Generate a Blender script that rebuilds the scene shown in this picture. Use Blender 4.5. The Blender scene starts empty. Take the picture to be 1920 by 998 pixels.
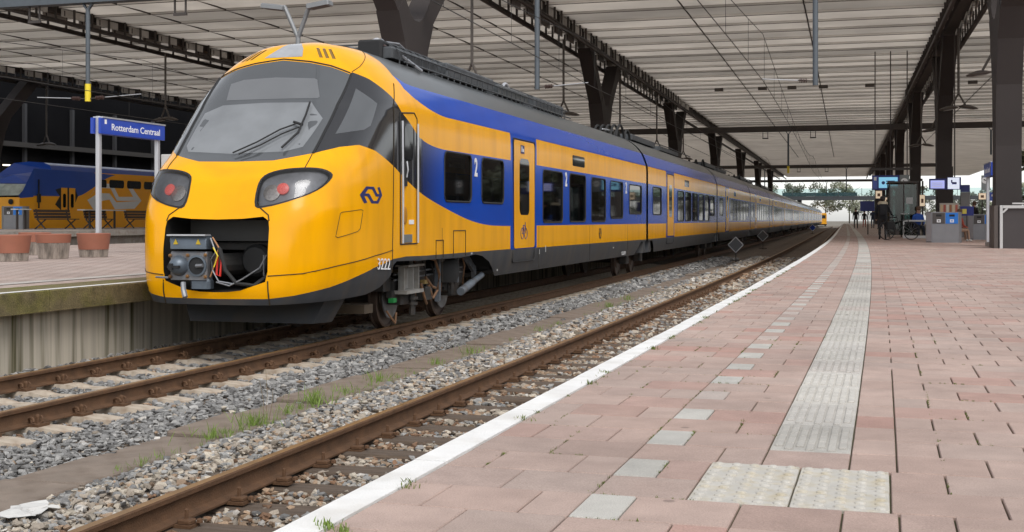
import bpy, bmesh, math, random
import numpy as np
from mathutils import Vector, Matrix
from mathutils.geometry import delaunay_2d_cdt

random.seed(7)
rng = np.random.default_rng(11)
scene = bpy.context.scene
COL = scene.collection
R = math.radians

# ------------------------------------------------------------------ camera
# World: x = across the tracks, y = along the tracks, z = 0 on the platform top, rail heads at -0.76.
RAIL = -0.76
cam_data = bpy.data.cameras.new('camera')
cam = bpy.data.objects.new('camera', cam_data)
COL.objects.link(cam)
cam.location = (0, 0, 0.804)
cam.rotation_euler = (R(90), 0, R(16.73))
cam_data.sensor_width = 36
cam_data.lens = 44.06
cam_data.shift_y = -87 / 1920
cam_data.clip_start = 0.1
cam_data.clip_end = 3000
scene.camera = cam

# ------------------------------------------------------------------ sky and sun (overcast)
SUN_EL, SUN_AZ = R(52), R(138)          # azimuth measured from +y (along the track), clockwise
world = bpy.data.worlds.new('World')
scene.world = world
world.use_nodes = True
wn = world.node_tree
wn.nodes.clear()
w_out = wn.nodes.new('ShaderNodeOutputWorld')
w_bg = wn.nodes.new('ShaderNodeBackground')
w_sky = wn.nodes.new('ShaderNodeTexSky')
w_sky.sky_type = 'NISHITA'
w_sky.sun_disc = False
w_sky.sun_elevation = SUN_EL
w_sky.sun_rotation = SUN_AZ
w_sky.air_density = 1.0
w_sky.dust_density = 1.0
w_sky.ozone_density = 1.0
w_hsv = wn.nodes.new('ShaderNodeHueSaturation')
w_hsv.inputs['Saturation'].default_value = 0.18
wn.links.new(w_sky.outputs[0], w_hsv.inputs['Color'])
wn.links.new(w_hsv.outputs[0], w_bg.inputs['Color'])
wn.links.new(w_bg.outputs[0], w_out.inputs['Surface'])
w_bg.inputs['Strength'].default_value = 0.15

sun_data = bpy.data.lights.new('sun', 'SUN')
sun = bpy.data.objects.new('sun', sun_data)
COL.objects.link(sun)
sun_data.energy = 1.1
sun_data.angle = R(30)
sun_data.color = (1.0, 0.965, 0.91)
sd = Vector((math.sin(SUN_AZ) * math.cos(SUN_EL), math.cos(SUN_AZ) * math.cos(SUN_EL), math.sin(SUN_EL)))
sun.rotation_euler = sd.to_track_quat('Z', 'Y').to_euler()

vs = scene.view_settings
vs.view_transform = 'Standard'
vs.look = 'None'
vs.exposure = 0.62
vs.gamma = 1
scene.cycles.max_bounces = 8
scene.cycles.diffuse_bounces = 4
scene.cycles.transmission_bounces = 8
scene.cycles.transparent_max_bounces = 12

# ------------------------------------------------------------------ track geometry
A2, A3, TC = 0.365e-3, 0.14e-5, 85.0

def off(t):
    u = min(max(t, 0.0), TC)
    o = A2 * u * u - A3 * u ** 3
    if t > TC:
        o += (2 * A2 * TC - 3 * A3 * TC * TC) * (t - TC)
    return o

def heading(t):                         # rotation about z of something facing along the track
    return math.atan2(off(t + .5) - off(t - .5), 1.0)

def P(lat, t, z=0.0):
    return Vector((lat - off(t), t, z))

# ------------------------------------------------------------------ helpers
class MB:
    def __init__(self):
        self.v, self.f = [], []
    def add(self, vs_, fs):
        o = len(self.v)
        self.v += [tuple(p) for p in vs_]
        self.f += [tuple(i + o for i in f) for f in fs]
        return self
    def box(self, x0, x1, y0, y1, z0, z1, M=None):
        vs_ = [Vector((x, y, z)) for z in (z0, z1) for y in (y0, y1) for x in (x0, x1)]
        if M is not None:
            vs_ = [M @ p for p in vs_]
        return self.add(vs_, [(0, 2, 3, 1), (4, 5, 7, 6), (0, 1, 5, 4), (2, 6, 7, 3), (0, 4, 6, 2), (1, 3, 7, 5)])
    def bev(self, x0, x1, y0, y1, z0, z1, b, M=None):
        """box with chamfered top and vertical edges"""
        def ring(i, z):
            return [(x0 + i, y0 + b, z), (x0 + b, y0 + i, z), (x1 - b, y0 + i, z), (x1 - i, y0 + b, z),
                    (x1 - i, y1 - b, z), (x1 - b, y1 - i, z), (x0 + b, y1 - i, z), (x0 + i, y1 - b, z)]
        vs_ = ring(0, z0) + ring(0, z1 - b) + ring(b * .7, z1)
        vs_ = [Vector(p) for p in vs_]
        if M is not None:
            vs_ = [M @ p for p in vs_]
        fs = [tuple(reversed(range(8)))]
        for k in (0, 8):
            fs += [(k + i, k + (i + 1) % 8, k + 8 + (i + 1) % 8, k + 8 + i) for i in range(8)]
        fs.append(tuple(range(16, 24)))
        return self.add(vs_, fs)
    def beam(self, p0, p1, w, h, up=Vector((0, 0, 1))):
        p0, p1 = Vector(p0), Vector(p1)
        d = (p1 - p0).normalized()
        s = d.cross(up)
        if s.length < 1e-4:
            s = d.cross(Vector((1, 0, 0)))
        s.normalize()
        u = s.cross(d)
        vs_ = [p + s * a * w / 2 + u * b * h / 2 for p in (p0, p1) for a, b in ((-1, -1), (1, -1), (1, 1), (-1, 1))]
        return self.add(vs_, [(0, 3, 2, 1), (4, 5, 6, 7), (0, 1, 5, 4), (1, 2, 6, 5), (2, 3, 7, 6), (3, 0, 4, 7)])
    def tube(self, pts, r, n=8, r1=None):
        pts = [Vector(p) for p in pts]
        k = len(pts)
        o = len(self.v)
        ref = Vector((0, 0, 1))
        for i, p in enumerate(pts):
            d = (pts[min(i + 1, k - 1)] - pts[max(i - 1, 0)]).normalized()
            a = d.cross(ref)
            if a.length < .05:
                a = d.cross(Vector((1, 0, 0)))
            a.normalize()
            b = d.cross(a)
            rr = r if r1 is None else r + (r1 - r) * i / max(1, k - 1)
            for j in range(n):
                c = 2 * math.pi * j / n
                self.v.append(tuple(p + a * rr * math.cos(c) + b * rr * math.sin(c)))
        for i in range(k - 1):
            for j in range(n):
                self.f.append((o + i * n + j, o + i * n + (j + 1) % n, o + (i + 1) * n + (j + 1) % n, o + (i + 1) * n + j))
        self.f.append(tuple(o + j for j in reversed(range(n))))
        self.f.append(tuple(o + (k - 1) * n + j for j in range(n)))
        return self
    def lathe(self, prof, n=24, M=None):
        """prof: (r, z) from bottom to top about the z axis"""
        o = len(self.v)
        for r, z in prof:
            for j in range(n):
                a = 2 * math.pi * j / n
                p = Vector((r * math.cos(a), r * math.sin(a), z))
                self.v.append(tuple(M @ p if M is not None else p))
        for i in range(len(prof) - 1):
            for j in range(n):
                self.f.append((o + i * n + j, o + i * n + (j + 1) % n, o + (i + 1) * n + (j + 1) % n, o + (i + 1) * n + j))
        self.f.append(tuple(o + j for j in reversed(range(n))))
        self.f.append(tuple(o + (len(prof) - 1) * n + j for j in range(n)))
        return self
    def prism(self, poly, a, b, fn):
        """poly in 2-D extruded from a to b; fn(u, v, w) -> point"""
        n = len(poly)
        vs_ = [fn(u, v, a) for u, v in poly] + [fn(u, v, b) for u, v in poly]
        fs = [tuple(reversed(range(n))), tuple(range(n, 2 * n))]
        fs += [(i, (i + 1) % n, n + (i + 1) % n, n + i) for i in range(n)]
        return self.add(vs_, fs)
    def along(self, prof, ts, closed=True):
        """profile of (lat, z) swept along the curving track"""
        n = len(prof)
        o = len(self.v)
        for t in ts:
            for la, z in prof:
                self.v.append(tuple(P(la, t, z)))
        m = n if closed else n - 1
        for i in range(len(ts) - 1):
            for j in range(m):
                self.f.append((o + i * n + j, o + i * n + (j + 1) % n, o + (i + 1) * n + (j + 1) % n, o + (i + 1) * n + j))
        if closed:
            self.f.append(tuple(o + j for j in range(n)))
            self.f.append(tuple(o + (len(ts) - 1) * n + j for j in reversed(range(n))))
        return self
    def mesh(self, name, mats, smooth=False, fix=True):
        me = bpy.data.meshes.new(name)
        me.from_pydata(self.v, [], self.f)
        if fix:
            bm = bmesh.new(); bm.from_mesh(me)
            bmesh.ops.recalc_face_normals(bm, faces=bm.faces)
            bm.to_mesh(me); bm.free()
        for m in (mats if isinstance(mats, (list, tuple)) else [mats]):
            me.materials.append(m)
        if smooth:
            me.shade_smooth()
            if smooth != 'all':
                me.set_sharp_from_angle(angle=R(38))
        return me
    def build(self, name, mats, parent=None, smooth=False, fix=True):
        return link(name, self.mesh(name, mats, smooth, fix), parent)

def link(name, data, parent=None):
    o = bpy.data.objects.new(name, data)
    COL.objects.link(o)
    if parent is not None:
        o.parent = parent
    return o

def tag(o, label=None, cat=None, group=None, kind=None):
    if label: o['label'] = label
    if cat: o['category'] = cat
    if group: o['group'] = group
    if kind: o['kind'] = kind
    return o

def thing(name, label, cat, loc=(0, 0, 0), rz=0.0, group=None):
    o = link(name, None)
    o.empty_display_size = .1
    o.location = loc
    o.rotation_euler = (0, 0, rz)
    return tag(o, label, cat, group)

def copy_tree(o, parent=None):
    c = o.copy(); COL.objects.link(c)
    c.parent = parent
    for ch in list(o.children):
        copy_tree(ch, c)
    return c

def text_mesh(body, size, name='lettering', bold=0.0, extrude=.002, align='CENTER', sx=1.0):
    cu = bpy.data.curves.new(name, 'FONT')
    cu.body = body; cu.size = size; cu.offset = bold; cu.extrude = extrude
    cu.align_x = align; cu.align_y = 'CENTER'; cu.resolution_u = 3
    ob = bpy.data.objects.new(name, cu); COL.objects.link(ob)
    dg = bpy.context.evaluated_depsgraph_get(); dg.update()
    me = bpy.data.meshes.new_from_object(ob.evaluated_get(dg))
    bpy.data.objects.remove(ob); bpy.data.curves.remove(cu)
    if sx != 1.0:
        me.transform(Matrix.Diagonal((sx, 1, 1, 1)))
    return me

def place_text(body, size, mat, parent, M, bold=0.0, sx=1.0, name='lettering', align='CENTER', width=None):
    me = text_mesh(body, size, name, bold, .002, align, sx)
    if width:
        xs_ = [v.co.x for v in me.vertices]
        me.transform(Matrix.Diagonal((width / (max(xs_) - min(xs_)), 1, 1, 1)))
    me.transform(M)
    me.materials.clear(); me.materials.append(mat)
    return link(name, me, parent)

# ------------------------------------------------------------------ materials
MATS = {}
def lin(r, g, b):
    f = lambda c: (c / 255 / 12.92) if c / 255 <= .04045 else ((c / 255 + .055) / 1.055) ** 2.4
    return (f(r), f(g), f(b))

def mat(name, col, rough=.5, metal=0.0, var=0.0, vscale=4.0, bump=0.0, bscale=60.0, coat=0.0, spec=.5,
        dirt=None, dscale=1.5, damt=.4, dlo=.45, dhi=.7, stretch=None, emit=None, estr=1.0, rand=0.0, fine=0.0):
    """procedural material: base colour with two sizes of noise, an optional second (dirt) colour, bump and gloss variation"""
    if name in MATS:
        return MATS[name]
    m = bpy.data.materials.new(name)
    m.use_nodes = True
    nt = m.node_tree; N = nt.nodes; L = nt.links
    b = N['Principled BSDF']
    b.inputs['Roughness'].default_value = rough
    b.inputs['Metallic'].default_value = metal
    b.inputs['Specular IOR Level'].default_value = spec
    b.inputs['Coat Weight'].default_value = coat
    b.inputs['Coat Roughness'].default_value = .06
    tc = N.new('ShaderNodeTexCoord')
    mp = N.new('ShaderNodeMapping')
    if stretch: mp.inputs['Scale'].default_value = stretch
    L.new(tc.outputs['Object'], mp.inputs['Vector'])
    c = N.new('ShaderNodeRGB'); c.outputs[0].default_value = (*col, 1)
    cur = c.outputs[0]
    def noise(scale, detail=4):
        n = N.new('ShaderNodeTexNoise'); n.inputs['Scale'].default_value = scale; n.inputs['Detail'].default_value = detail
        L.new(mp.outputs[0], n.inputs['Vector']); return n
    def mult(cur, fac_out, lo, hi):
        mr = N.new('ShaderNodeMapRange'); mr.inputs['From Min'].default_value = .25; mr.inputs['From Max'].default_value = .75
        mr.inputs['To Min'].default_value = lo; mr.inputs['To Max'].default_value = hi
        L.new(fac_out, mr.inputs['Value'])
        mx = N.new('ShaderNodeMix'); mx.data_type = 'RGBA'; mx.blend_type = 'MULTIPLY'; mx.inputs[0].default_value = 1
        L.new(cur, mx.inputs[6]); L.new(mr.outputs[0], mx.inputs[7])
        return mx.outputs[2]
    if dirt is not None:
        n = noise(dscale, 6)
        mr = N.new('ShaderNodeMapRange'); mr.inputs['From Min'].default_value = dlo; mr.inputs['From Max'].default_value = dhi
        mr.inputs['To Max'].default_value = damt
        L.new(n.outputs['Fac'], mr.inputs['Value'])
        mx = N.new('ShaderNodeMix'); mx.data_type = 'RGBA'
        L.new(mr.outputs[0], mx.inputs[0]); L.new(cur, mx.inputs[6]); mx.inputs[7].default_value = (*dirt, 1)
        cur = mx.outputs[2]
    if var:
        cur = mult(cur, noise(vscale, 5).outputs['Fac'], 1 - var, 1 + var)
    if fine:
        cur = mult(cur, noise(bscale, 3).outputs['Fac'], 1 - fine, 1 + fine)
    if rand:
        oi = N.new('ShaderNodeObjectInfo')
        mr = N.new('ShaderNodeMapRange'); mr.inputs['To Min'].default_value = 1 - rand; mr.inputs['To Max'].default_value = 1 + rand
        L.new(oi.outputs['Random'], mr.inputs['Value'])
        mx = N.new('ShaderNodeMix'); mx.data_type = 'RGBA'; mx.blend_type = 'MULTIPLY'; mx.inputs[0].default_value = 1
        L.new(cur, mx.inputs[6]); L.new(mr.outputs[0], mx.inputs[7]); cur = mx.outputs[2]
    L.new(cur, b.inputs['Base Color'])
    if bump:
        bn = noise(bscale, 5)
        bp = N.new('ShaderNodeBump'); bp.inputs['Strength'].default_value = bump; bp.inputs['Distance'].default_value = .02
        L.new(bn.outputs['Fac'], bp.inputs['Height']); L.new(bp.outputs[0], b.inputs['Normal'])
    if emit:
        b.inputs['Emission Color'].default_value = (*emit, 1); b.inputs['Emission Strength'].default_value = estr
    MATS[name] = m
    return m

YEL = mat('train_yellow', (.92, .415, .0), .2, var=.04, vscale=1.2, spec=.28, stretch=(1, 2.2, .35), dirt=(.52, .22, .012), dscale=1.6, damt=.32)
BLU = mat('train_blue', (.0, .058, .42), .16, var=.08, vscale=1.5, spec=.22)
DGR = mat('train_charcoal', (.042, .046, .053), .5, var=.2, vscale=2, dirt=(.085, .068, .05), dscale=2.4, damt=.6, stretch=(1, 2, .5))
RGR = mat('train_roof_grey', (.07, .077, .08), .35, var=.15, vscale=1.2, coat=.1, dirt=(.07, .065, .06), dscale=.9, damt=.5)
BLK = mat('black_gloss', (.012, .012, .014), .12, coat=.6, spec=.5)
BLKM = mat('black_matte', (.015, .015, .016), .7)
RUB = mat('rubber', (.02, .02, .02), .8)
GLS = mat('dark_glass', (.012, .014, .016), .05, spec=.5)
WSG = mat('windscreen_glass', (.075, .08, .085), .05, spec=.7, coat=.6, var=.1, vscale=1.5)
STL = mat('steel_grey', (.30, .31, .33), .45, metal=.6, var=.15, vscale=8, dirt=(.12, .09, .06), dscale=6, damt=.5)
DST = mat('dark_steel', (.05, .048, .046), .55, metal=.3, var=.25, vscale=6, dirt=(.10, .06, .035), dscale=5, damt=.5)
ALU = mat('aluminium', (.55, .56, .58), .4, metal=.5, var=.06)
WHT = mat('white_paint', (.80, .80, .79), .5, var=.04)
RST = mat('rail_rust', (.105, .052, .024), .8, var=.3, vscale=9, bump=.3, bscale=90, dirt=(.09, .045, .02), dscale=3, damt=.7)
RHD = mat('rail_head', (.26, .145, .055), .5, metal=.4, var=.25, vscale=5)
RHS = mat('rail_head_worn', (.42, .36, .29), .35, metal=.7, var=.2, vscale=3)
CON = mat('concrete', (.34, .31, .28), .85, var=.18, vscale=3, bump=.3, bscale=70, dirt=(.22, .17, .13), dscale=5, damt=.6)
CRM = mat('sleeper_concrete', (.46, .39, .31), .9, var=.15, vscale=6, bump=.3, bscale=90, dirt=(.26, .18, .12), dscale=9, damt=.7)
WOD = mat('sleeper_wood', (.115, .082, .058), .9, var=.35, vscale=5, bump=.6, bscale=30, stretch=(.6, 6, 6), dirt=(.13, .10, .08), dscale=3, damt=.7)
STE = mat('roof_steel', (.055, .045, .040), .6, var=.12, vscale=1.5)
COLM = mat('column_paint', (.036, .028, .026), .75, var=.1, vscale=.8)
SGB = mat('sign_blue', (.006, .05, .42), .35, coat=.3, var=.04)
SGW = mat('sign_white', (.85, .85, .86), .4)
GRN = mat('weed_green', (.10, .19, .03), .7, var=.35, vscale=20)
# ================================================================== ground and track bed
def frange(a, b, s):
    n = max(1, int(round((b - a) / s)))
    return [a + (b - a) * i / n for i in range(n + 1)]

GRAV = mat('gravel_far', (.17, .135, .105), .95, var=.35, vscale=14, bump=.9, bscale=55, dirt=(.10, .07, .05), dscale=.8, damt=.6, fine=.4)
EARTH = mat('ground_earth', (.16, .14, .11), .95, var=.3, vscale=.3, bump=.4, bscale=3)

m = MB(); m.box(-900, 900, -60, 1500, -1.3, -1.12)
tag(m.build('ground', EARTH), kind='structure')

def bed_z(la):
    xs = [-9.4, -9.15, -8.95, -8.45, -6.85, -6.6, -6.40, -5.78, -5.7, -5.1, -5.02, -4.7, -4.2, -3.9, -3.5, -2.4, -1.6]
    zs = [-.92, -.93, -.985, -.995, -.995, -.99, -.975, -.995, -1.02, -1.02, -.975, -.925, -.945, -.97, -.975, -.975, -.965]
    return float(np.interp(la, xs, zs))

lats = [-9.45, -9.15, -8.95, -8.4, -6.85, -6.6, -6.40, -5.78, -5.7, -5.1, -5.02, -4.7, -4.2, -3.9, -3.5, -2.4, -1.5]
m = MB(); m.along([(la, bed_z(la)) for la in lats], frange(-4, 300, 2.0), closed=False)
tag(m.build('track_bed', GRAV, smooth=True, fix=False), kind='structure')
m = MB(); m.along([(-30.2, -.95), (-24.3, -.95)], frange(10, 260, 5), closed=False)
tag(m.build('track_bed', GRAV), kind='structure')

# ================================================================== right platform, laid tile by tile
def tile_material(name, c0, c1, attr=False):
    m_ = mat(name, c0, .85, var=.12, vscale=7, bump=.3, bscale=220, fine=.2, dirt=tuple(c * .72 for c in c0), dscale=2.2, damt=.5)
    nt = m_.node_tree; N = nt.nodes; L = nt.links
    rgb = [n for n in N if n.type == 'RGB'][0]
    ramp = N.new('ShaderNodeValToRGB')
    e = ramp.color_ramp.elements
    e[0].position = 0; e[0].color = (*c0, 1); e[1].position = 1; e[1].color = (*c1, 1)
    x = ramp.color_ramp.elements.new(.45); x.color = (*[(a * .55 + b * .45) * 1.06 for a, b in zip(c0, c1)], 1)
    x = ramp.color_ramp.elements.new(.7); x.color = (*[v * .9 for v in c1], 1)
    x = ramp.color_ramp.elements.new(.88); x.color = (c0[0] * 1.06, c0[1] * .88, c0[2] * .86, 1)
    x = ramp.color_ramp.elements.new(.94); x.color = (*[v * .84 for v in c0], 1)
    if attr:
        at = N.new('ShaderNodeAttribute'); at.attribute_name = 'tint'; src = at.outputs['Fac']
    else:
        oi = N.new('ShaderNodeObjectInfo'); src = oi.outputs['Random']
    L.new(src, ramp.inputs[0])
    for l in list(rgb.outputs[0].links):
        L.new(ramp.outputs[0], l.to_socket)
    # wear runs over the paving as a whole, not per tile
    mp = [n for n in N if n.type == 'MAPPING'][0]
    geo = N.new('ShaderNodeNewGeometry')
    L.new(geo.outputs['Position'], mp.inputs['Vector'])
    # trodden gum spots
    vo = N.new('ShaderNodeTexVoronoi'); vo.inputs['Scale'].default_value = 2.6; L.new(geo.outputs['Position'], vo.inputs['Vector'])
    lt = N.new('ShaderNodeMapRange'); lt.inputs['From Min'].default_value = .035; lt.inputs['From Max'].default_value = .055; lt.inputs['To Min'].default_value = .62; lt.inputs['To Max'].default_value = 1
    L.new(vo.outputs['Distance'], lt.inputs['Value'])
    st = N.new('ShaderNodeTexNoise'); st.inputs['Scale'].default_value = 1.1; st.inputs['Detail'].default_value = 7; L.new(geo.outputs['Position'], st.inputs['Vector'])
    sm = N.new('ShaderNodeMapRange'); sm.inputs['From Min'].default_value = .35; sm.inputs['From Max'].default_value = .65; sm.inputs['To Min'].default_value = .84; sm.inputs['To Max'].default_value = 1.08
    L.new(st.outputs['Fac'], sm.inputs['Value'])
    mu = N.new('ShaderNodeMath'); mu.operation = 'MULTIPLY'; L.new(lt.outputs[0], mu.inputs[0]); L.new(sm.outputs[0], mu.inputs[1])
    bs = N['Principled BSDF']; prev = bs.inputs['Base Color'].links[0].from_socket
    mx = N.new('ShaderNodeMix'); mx.data_type = 'RGBA'; mx.blend_type = 'MULTIPLY'; mx.inputs[0].default_value = 1
    L.new(prev, mx.inputs[6]); L.new(mu.outputs[0], mx.inputs[7]); L.new(mx.outputs[2], bs.inputs['Base Color'])
    return m_

RED0, RED1 = (.415, .298, .252), (.45, .348, .302)
TIL = tile_material('paving_red', RED0, RED1)
TILS = tile_material('paving_red_far', RED0, RED1, attr=True)
GRT = tile_material('paving_grey', (.46, .44, .40), (.52, .50, .46))
GRTS = tile_material('paving_grey_far', (.46, .44, .40), (.52, .50, .46), attr=True)
TAC = tile_material('tactile_white', (.50, .475, .43), (.56, .53, .49))
TACS = tile_material('tactile_white_far', (.48, .455, .41), (.53, .50, .46), attr=True)
WRN = mat('warning_tile', (.50, .475, .43), .8, var=.15, vscale=9, bump=.3, bscale=200, dirt=(.44, .37, .24), dscale=14, damt=.7)
JNT = mat('joint_sand', (.115, .095, .06), .95, var=.35, vscale=12, dirt=(.07, .09, .025), dscale=6, damt=.8)
EDGE = mat('edge_white', (.80, .79, .77), .6, var=.06, vscale=5, bump=.25, bscale=120, dirt=(.50, .46, .40), dscale=4, damt=.45)
PSID = mat('platform_side', (.16, .14, .11), .9, var=.3, vscale=4, bump=.4, bscale=40)

platform = tag(link('platform', None), kind='structure')
m = MB()
m.along([(-1.49, -.012), (18, -.012), (18, -1.1), (-1.75, -1.1), (-1.75, -.25), (-1.49, -.22)], frange(-6, 66, 2))
m.build('platform_body', JNT, platform)

ROW, T0 = .2905, 3.302
stuff = {'r': [MB(), []], 'g': [MB(), []], 't': [MB(), []]}
tile_meshes = {}
GAP = .0028
def tile_mesh(w, l, key, kind):
    k = (round(w, 3), round(l, 3), kind)
    if k not in tile_meshes:
        mb = MB(); mb.bev(-w / 2 + GAP, w / 2 - GAP, -l / 2 + GAP, l / 2 - GAP, -.05, 0, .004)
        if kind == 'guide':
            for c in range(7):
                for rr in range(5):
                    if (c % 2 == 0 and rr == 4): continue
                    x0 = -w / 2 + .012 + c * (w - .024) / 7
                    y0 = -l / 2 + .012 + (rr + (.0 if c % 2 else .5)) * (l - .024) / 5
                    mb.bev(x0 + .005, x0 + (w - .024) / 7 - .005, y0 + .005, y0 + (l - .024) / 5 - .005, -.001, .006, .002)
        if kind == 'warn':
            for c in range(5):
                for rr in range(5):
                    M_ = Matrix.Translation((-w / 2 + w * (c + .5) / 5, -l / 2 + l * (rr + .5) / 5, 0))
                    mb.lathe([(.017, -.001), (.015, .003), (.009, .0055), (.002, .006)], 8, M_)
        tile_meshes[k] = mb.mesh('paving_tile', {'red': TIL, 'grey': GRT, 'guide': TAC, 'warn': WRN}[kind])
    return tile_meshes[k]

def lay(a, b, t, l, kind, near):
    """one tile between lateral a and b, starting at t along the track"""
    cx, cy = (a + b) / 2, t + l / 2
    p = P(cx, cy, 0)
    visible = a < .099 * t + .25
    if near and visible:
        nm = {'red': 'paving_tile', 'grey': 'grey_tile', 'guide': 'guide_tile', 'warn': 'warning_tile'}[kind]
        o = link(nm, tile_mesh(b - a, l, None, kind), platform)
        o.location = (p.x, p.y, random.uniform(-.0022, .0012))
        o.rotation_euler = (random.uniform(-.003, .003), random.uniform(-.004, .004), heading(cy) + random.uniform(-.003, .003))
        return
    key = {'red': 'r', 'grey': 'g', 'guide': 't', 'warn': 'g'}[kind]
    mb, tint = stuff[key]
    M_ = Matrix.Translation(p) @ Matrix.Rotation(heading(cy), 4, 'Z')
    n0 = len(mb.f)
    w = b - a
    mb.box(-w / 2 + GAP, w / 2 - GAP, -l / 2 + GAP, l / 2 - GAP, -.03, random.uniform(-.002, .001), M_)
    if kind == 'guide' and t < 24:
        for c in range(7):
            for rr in range(5):
                if c % 2 == 0 and rr == 4: continue
                x0 = -w / 2 + .012 + c * (w - .024) / 7; y0 = -l / 2 + .012 + (rr + (0 if c % 2 else .5)) * (l - .024) / 5
                mb.box(x0 + .006, x0 + (w - .024) / 7 - .006, y0 + .006, y0 + (l - .024) / 5 - .006, -.002, .006, M_)
    tint += [random.random()] * (len(mb.f) - n0)

NEAR_T = 10.2
for k in range(-6, 208):
    t = T0 + ROW * k
    near = t < NEAR_T
    even = k % 2 == 0
    # edge to grey line
    if even: js = [-1.395, -1.262, -.978, -.833]
    else: js = [-1.395, -1.118, -.833]
    for a, b in zip(js, js[1:]): lay(a, b, t, ROW, 'red', near)
    warn_rows = (1, 2)
    if k in warn_rows:
        if even: lay(-.833, -.695, t, ROW, 'grey', near); lay(-.695, -.556, t, ROW, 'red', near)
        else: lay(-.833, -.556, t, ROW, 'red', near)
        lay(-.556, -.267, t, ROW, 'warn', near); lay(-.267, .010, t, ROW, 'warn', near)
        c0 = .010
    else:
        if even: lay(-.833, -.695, t, ROW, 'grey', near); lay(-.695, -.397, t, ROW, 'red', near)
        else: lay(-.833, -.545, t, ROW, 'red', near); lay(-.545, -.397, t, ROW, 'red', near)
        if k <= 0 or k == 3: lay(-.397, -.117, t, ROW, 'red', near)
        c0 = .032
        if k >= 13 and not even: c0 = .1745
        lay(-.117, c0, t, ROW, 'red', near)
    # right of the guide line, half bond
    a = c0
    first = True
    lim = .099 * t + 1.7
    while a < lim:
        w = .285
        if k >= 13: w = .285
        elif first and even: w = .1425 + (.032 - c0)
        elif first: w = .285 + (.032 - c0)
        lay(a, a + w, t, ROW, 'red', near); a += w; first = False
for k in range(4, 208, 2):
    t = T0 + ROW * k
    lay(-.397, -.117, t, ROW * 2, 'guide', t < NEAR_T)
for key, mt, nm in (('r', TILS, 'paving_tiles'), ('g', GRTS, 'grey_tiles'), ('t', TACS, 'guide_tiles')):
    mb, tint = stuff[key]
    o = mb.build(nm, mt, platform, fix=False)
    o['kind'] = 'stuff'
    at = o.data.attributes.new('tint', 'FLOAT', 'FACE')
    at.data.foreach_set('value', np.array(tint, dtype=np.float32))

# the platform goes on beyond the reach of single tiles
def brick_mat(name, c0, c1, cm, scale, w=.5, h=.5):
    m_ = bpy.data.materials.new(name); m_.use_nodes = True
    N = m_.node_tree.nodes; L = m_.node_tree.links
    b = N['Principled BSDF']; b.inputs['Roughness'].default_value = .85
    geo = N.new('ShaderNodeNewGeometry'); br = N.new('ShaderNodeTexBrick')
    br.inputs['Color1'].default_value = (*c0, 1); br.inputs['Color2'].default_value = (*c1, 1); br.inputs['Mortar'].default_value = (*cm, 1)
    br.inputs['Scale'].default_value = scale; br.inputs['Mortar Size'].default_value = .012
    br.inputs['Brick Width'].default_value = w; br.inputs['Row Height'].default_value = h
    L.new(geo.outputs['Position'], br.inputs['Vector'])
    n = N.new('ShaderNodeTexNoise'); n.inputs['Scale'].default_value = .8; n.inputs['Detail'].default_value = 6
    L.new(geo.outputs['Position'], n.inputs['Vector'])
    mr = N.new('ShaderNodeMapRange'); mr.inputs['From Min'].default_value = .3; mr.inputs['From Max'].default_value = .7
    mr.inputs['To Min'].default_value = .8; mr.inputs['To Max'].default_value = 1.12
    L.new(n.outputs['Fac'], mr.inputs['Value'])
    mx = N.new('ShaderNodeMix'); mx.data_type = 'RGBA'; mx.blend_type = 'MULTIPLY'; mx.inputs[0].default_value = 1
    L.new(br.outputs['Color'], mx.inputs[6]); L.new(mr.outputs[0], mx.inputs[7]); L.new(mx.outputs[2], b.inputs['Base Color'])
    MATS[name] = m_
    return m_
PAVB = brick_mat('paving_brick', (.41, .31, .27), (.45, .36, .32), (.12, .10, .07), 1.0, .285, .29)
m = MB()
m.along([(-1.395, -.001), (18, -.001), (18, -1.1), (-1.75, -1.1), (-1.75, -.25), (-1.395, -.22)], frange(63.7, 262, 4))
m.build('far_paving', PAVB, platform)
m = MB()
m.along([(.9, -.004), (18, -.004)], frange(-6, 20, 4) , closed=False)
m.build('side_paving', PAVB, platform)
m = MB()
m.along([(2.4, -.0045), (18, -.0045)], frange(20, 63.7, 4), closed=False)
m.build('side_paving', PAVB, platform)
m = MB(); m.along([(-.397, .003), (-.117, .003)], frange(63.7, 250, 6), closed=False); m.build('guide_line', TAC, platform)
m = MB(); m.along([(-.833, .003), (-.695, .003)], frange(63.7, 250, 6), closed=False); m.build('grey_line', GRT, platform)

# white edge stones
for i in range(26):
    t0 = 1.6 + i * 1.16
    m = MB()
    jit = random.uniform(-.006, .006)
    m.along([(-1.523 + jit, -.20), (-1.523 + jit, -.012), (-1.513 + jit, .002), (-1.40, .002), (-1.40, -.20)], frange(t0 + .005, t0 + 1.155, .386))
    m.build('edge_stone', EDGE, platform)
m = MB(); m.along([(-1.523, -.20), (-1.523, -.012), (-1.513, .002), (-1.40, .002), (-1.40, -.20)], frange(1.6 + 26 * 1.16 + .004, 262, 3)); m.build('edge_stones', EDGE, platform)['kind'] = 'stuff'
m = MB(); m.tube([P(-1.585 + .01 * math.sin(t * 1.7), t, -.13) for t in frange(2, 45, .7)], .014, 6)
tag(m.build('edge_cable', RST), 'thin brown cable running along under the white platform edge', 'cable')

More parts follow.
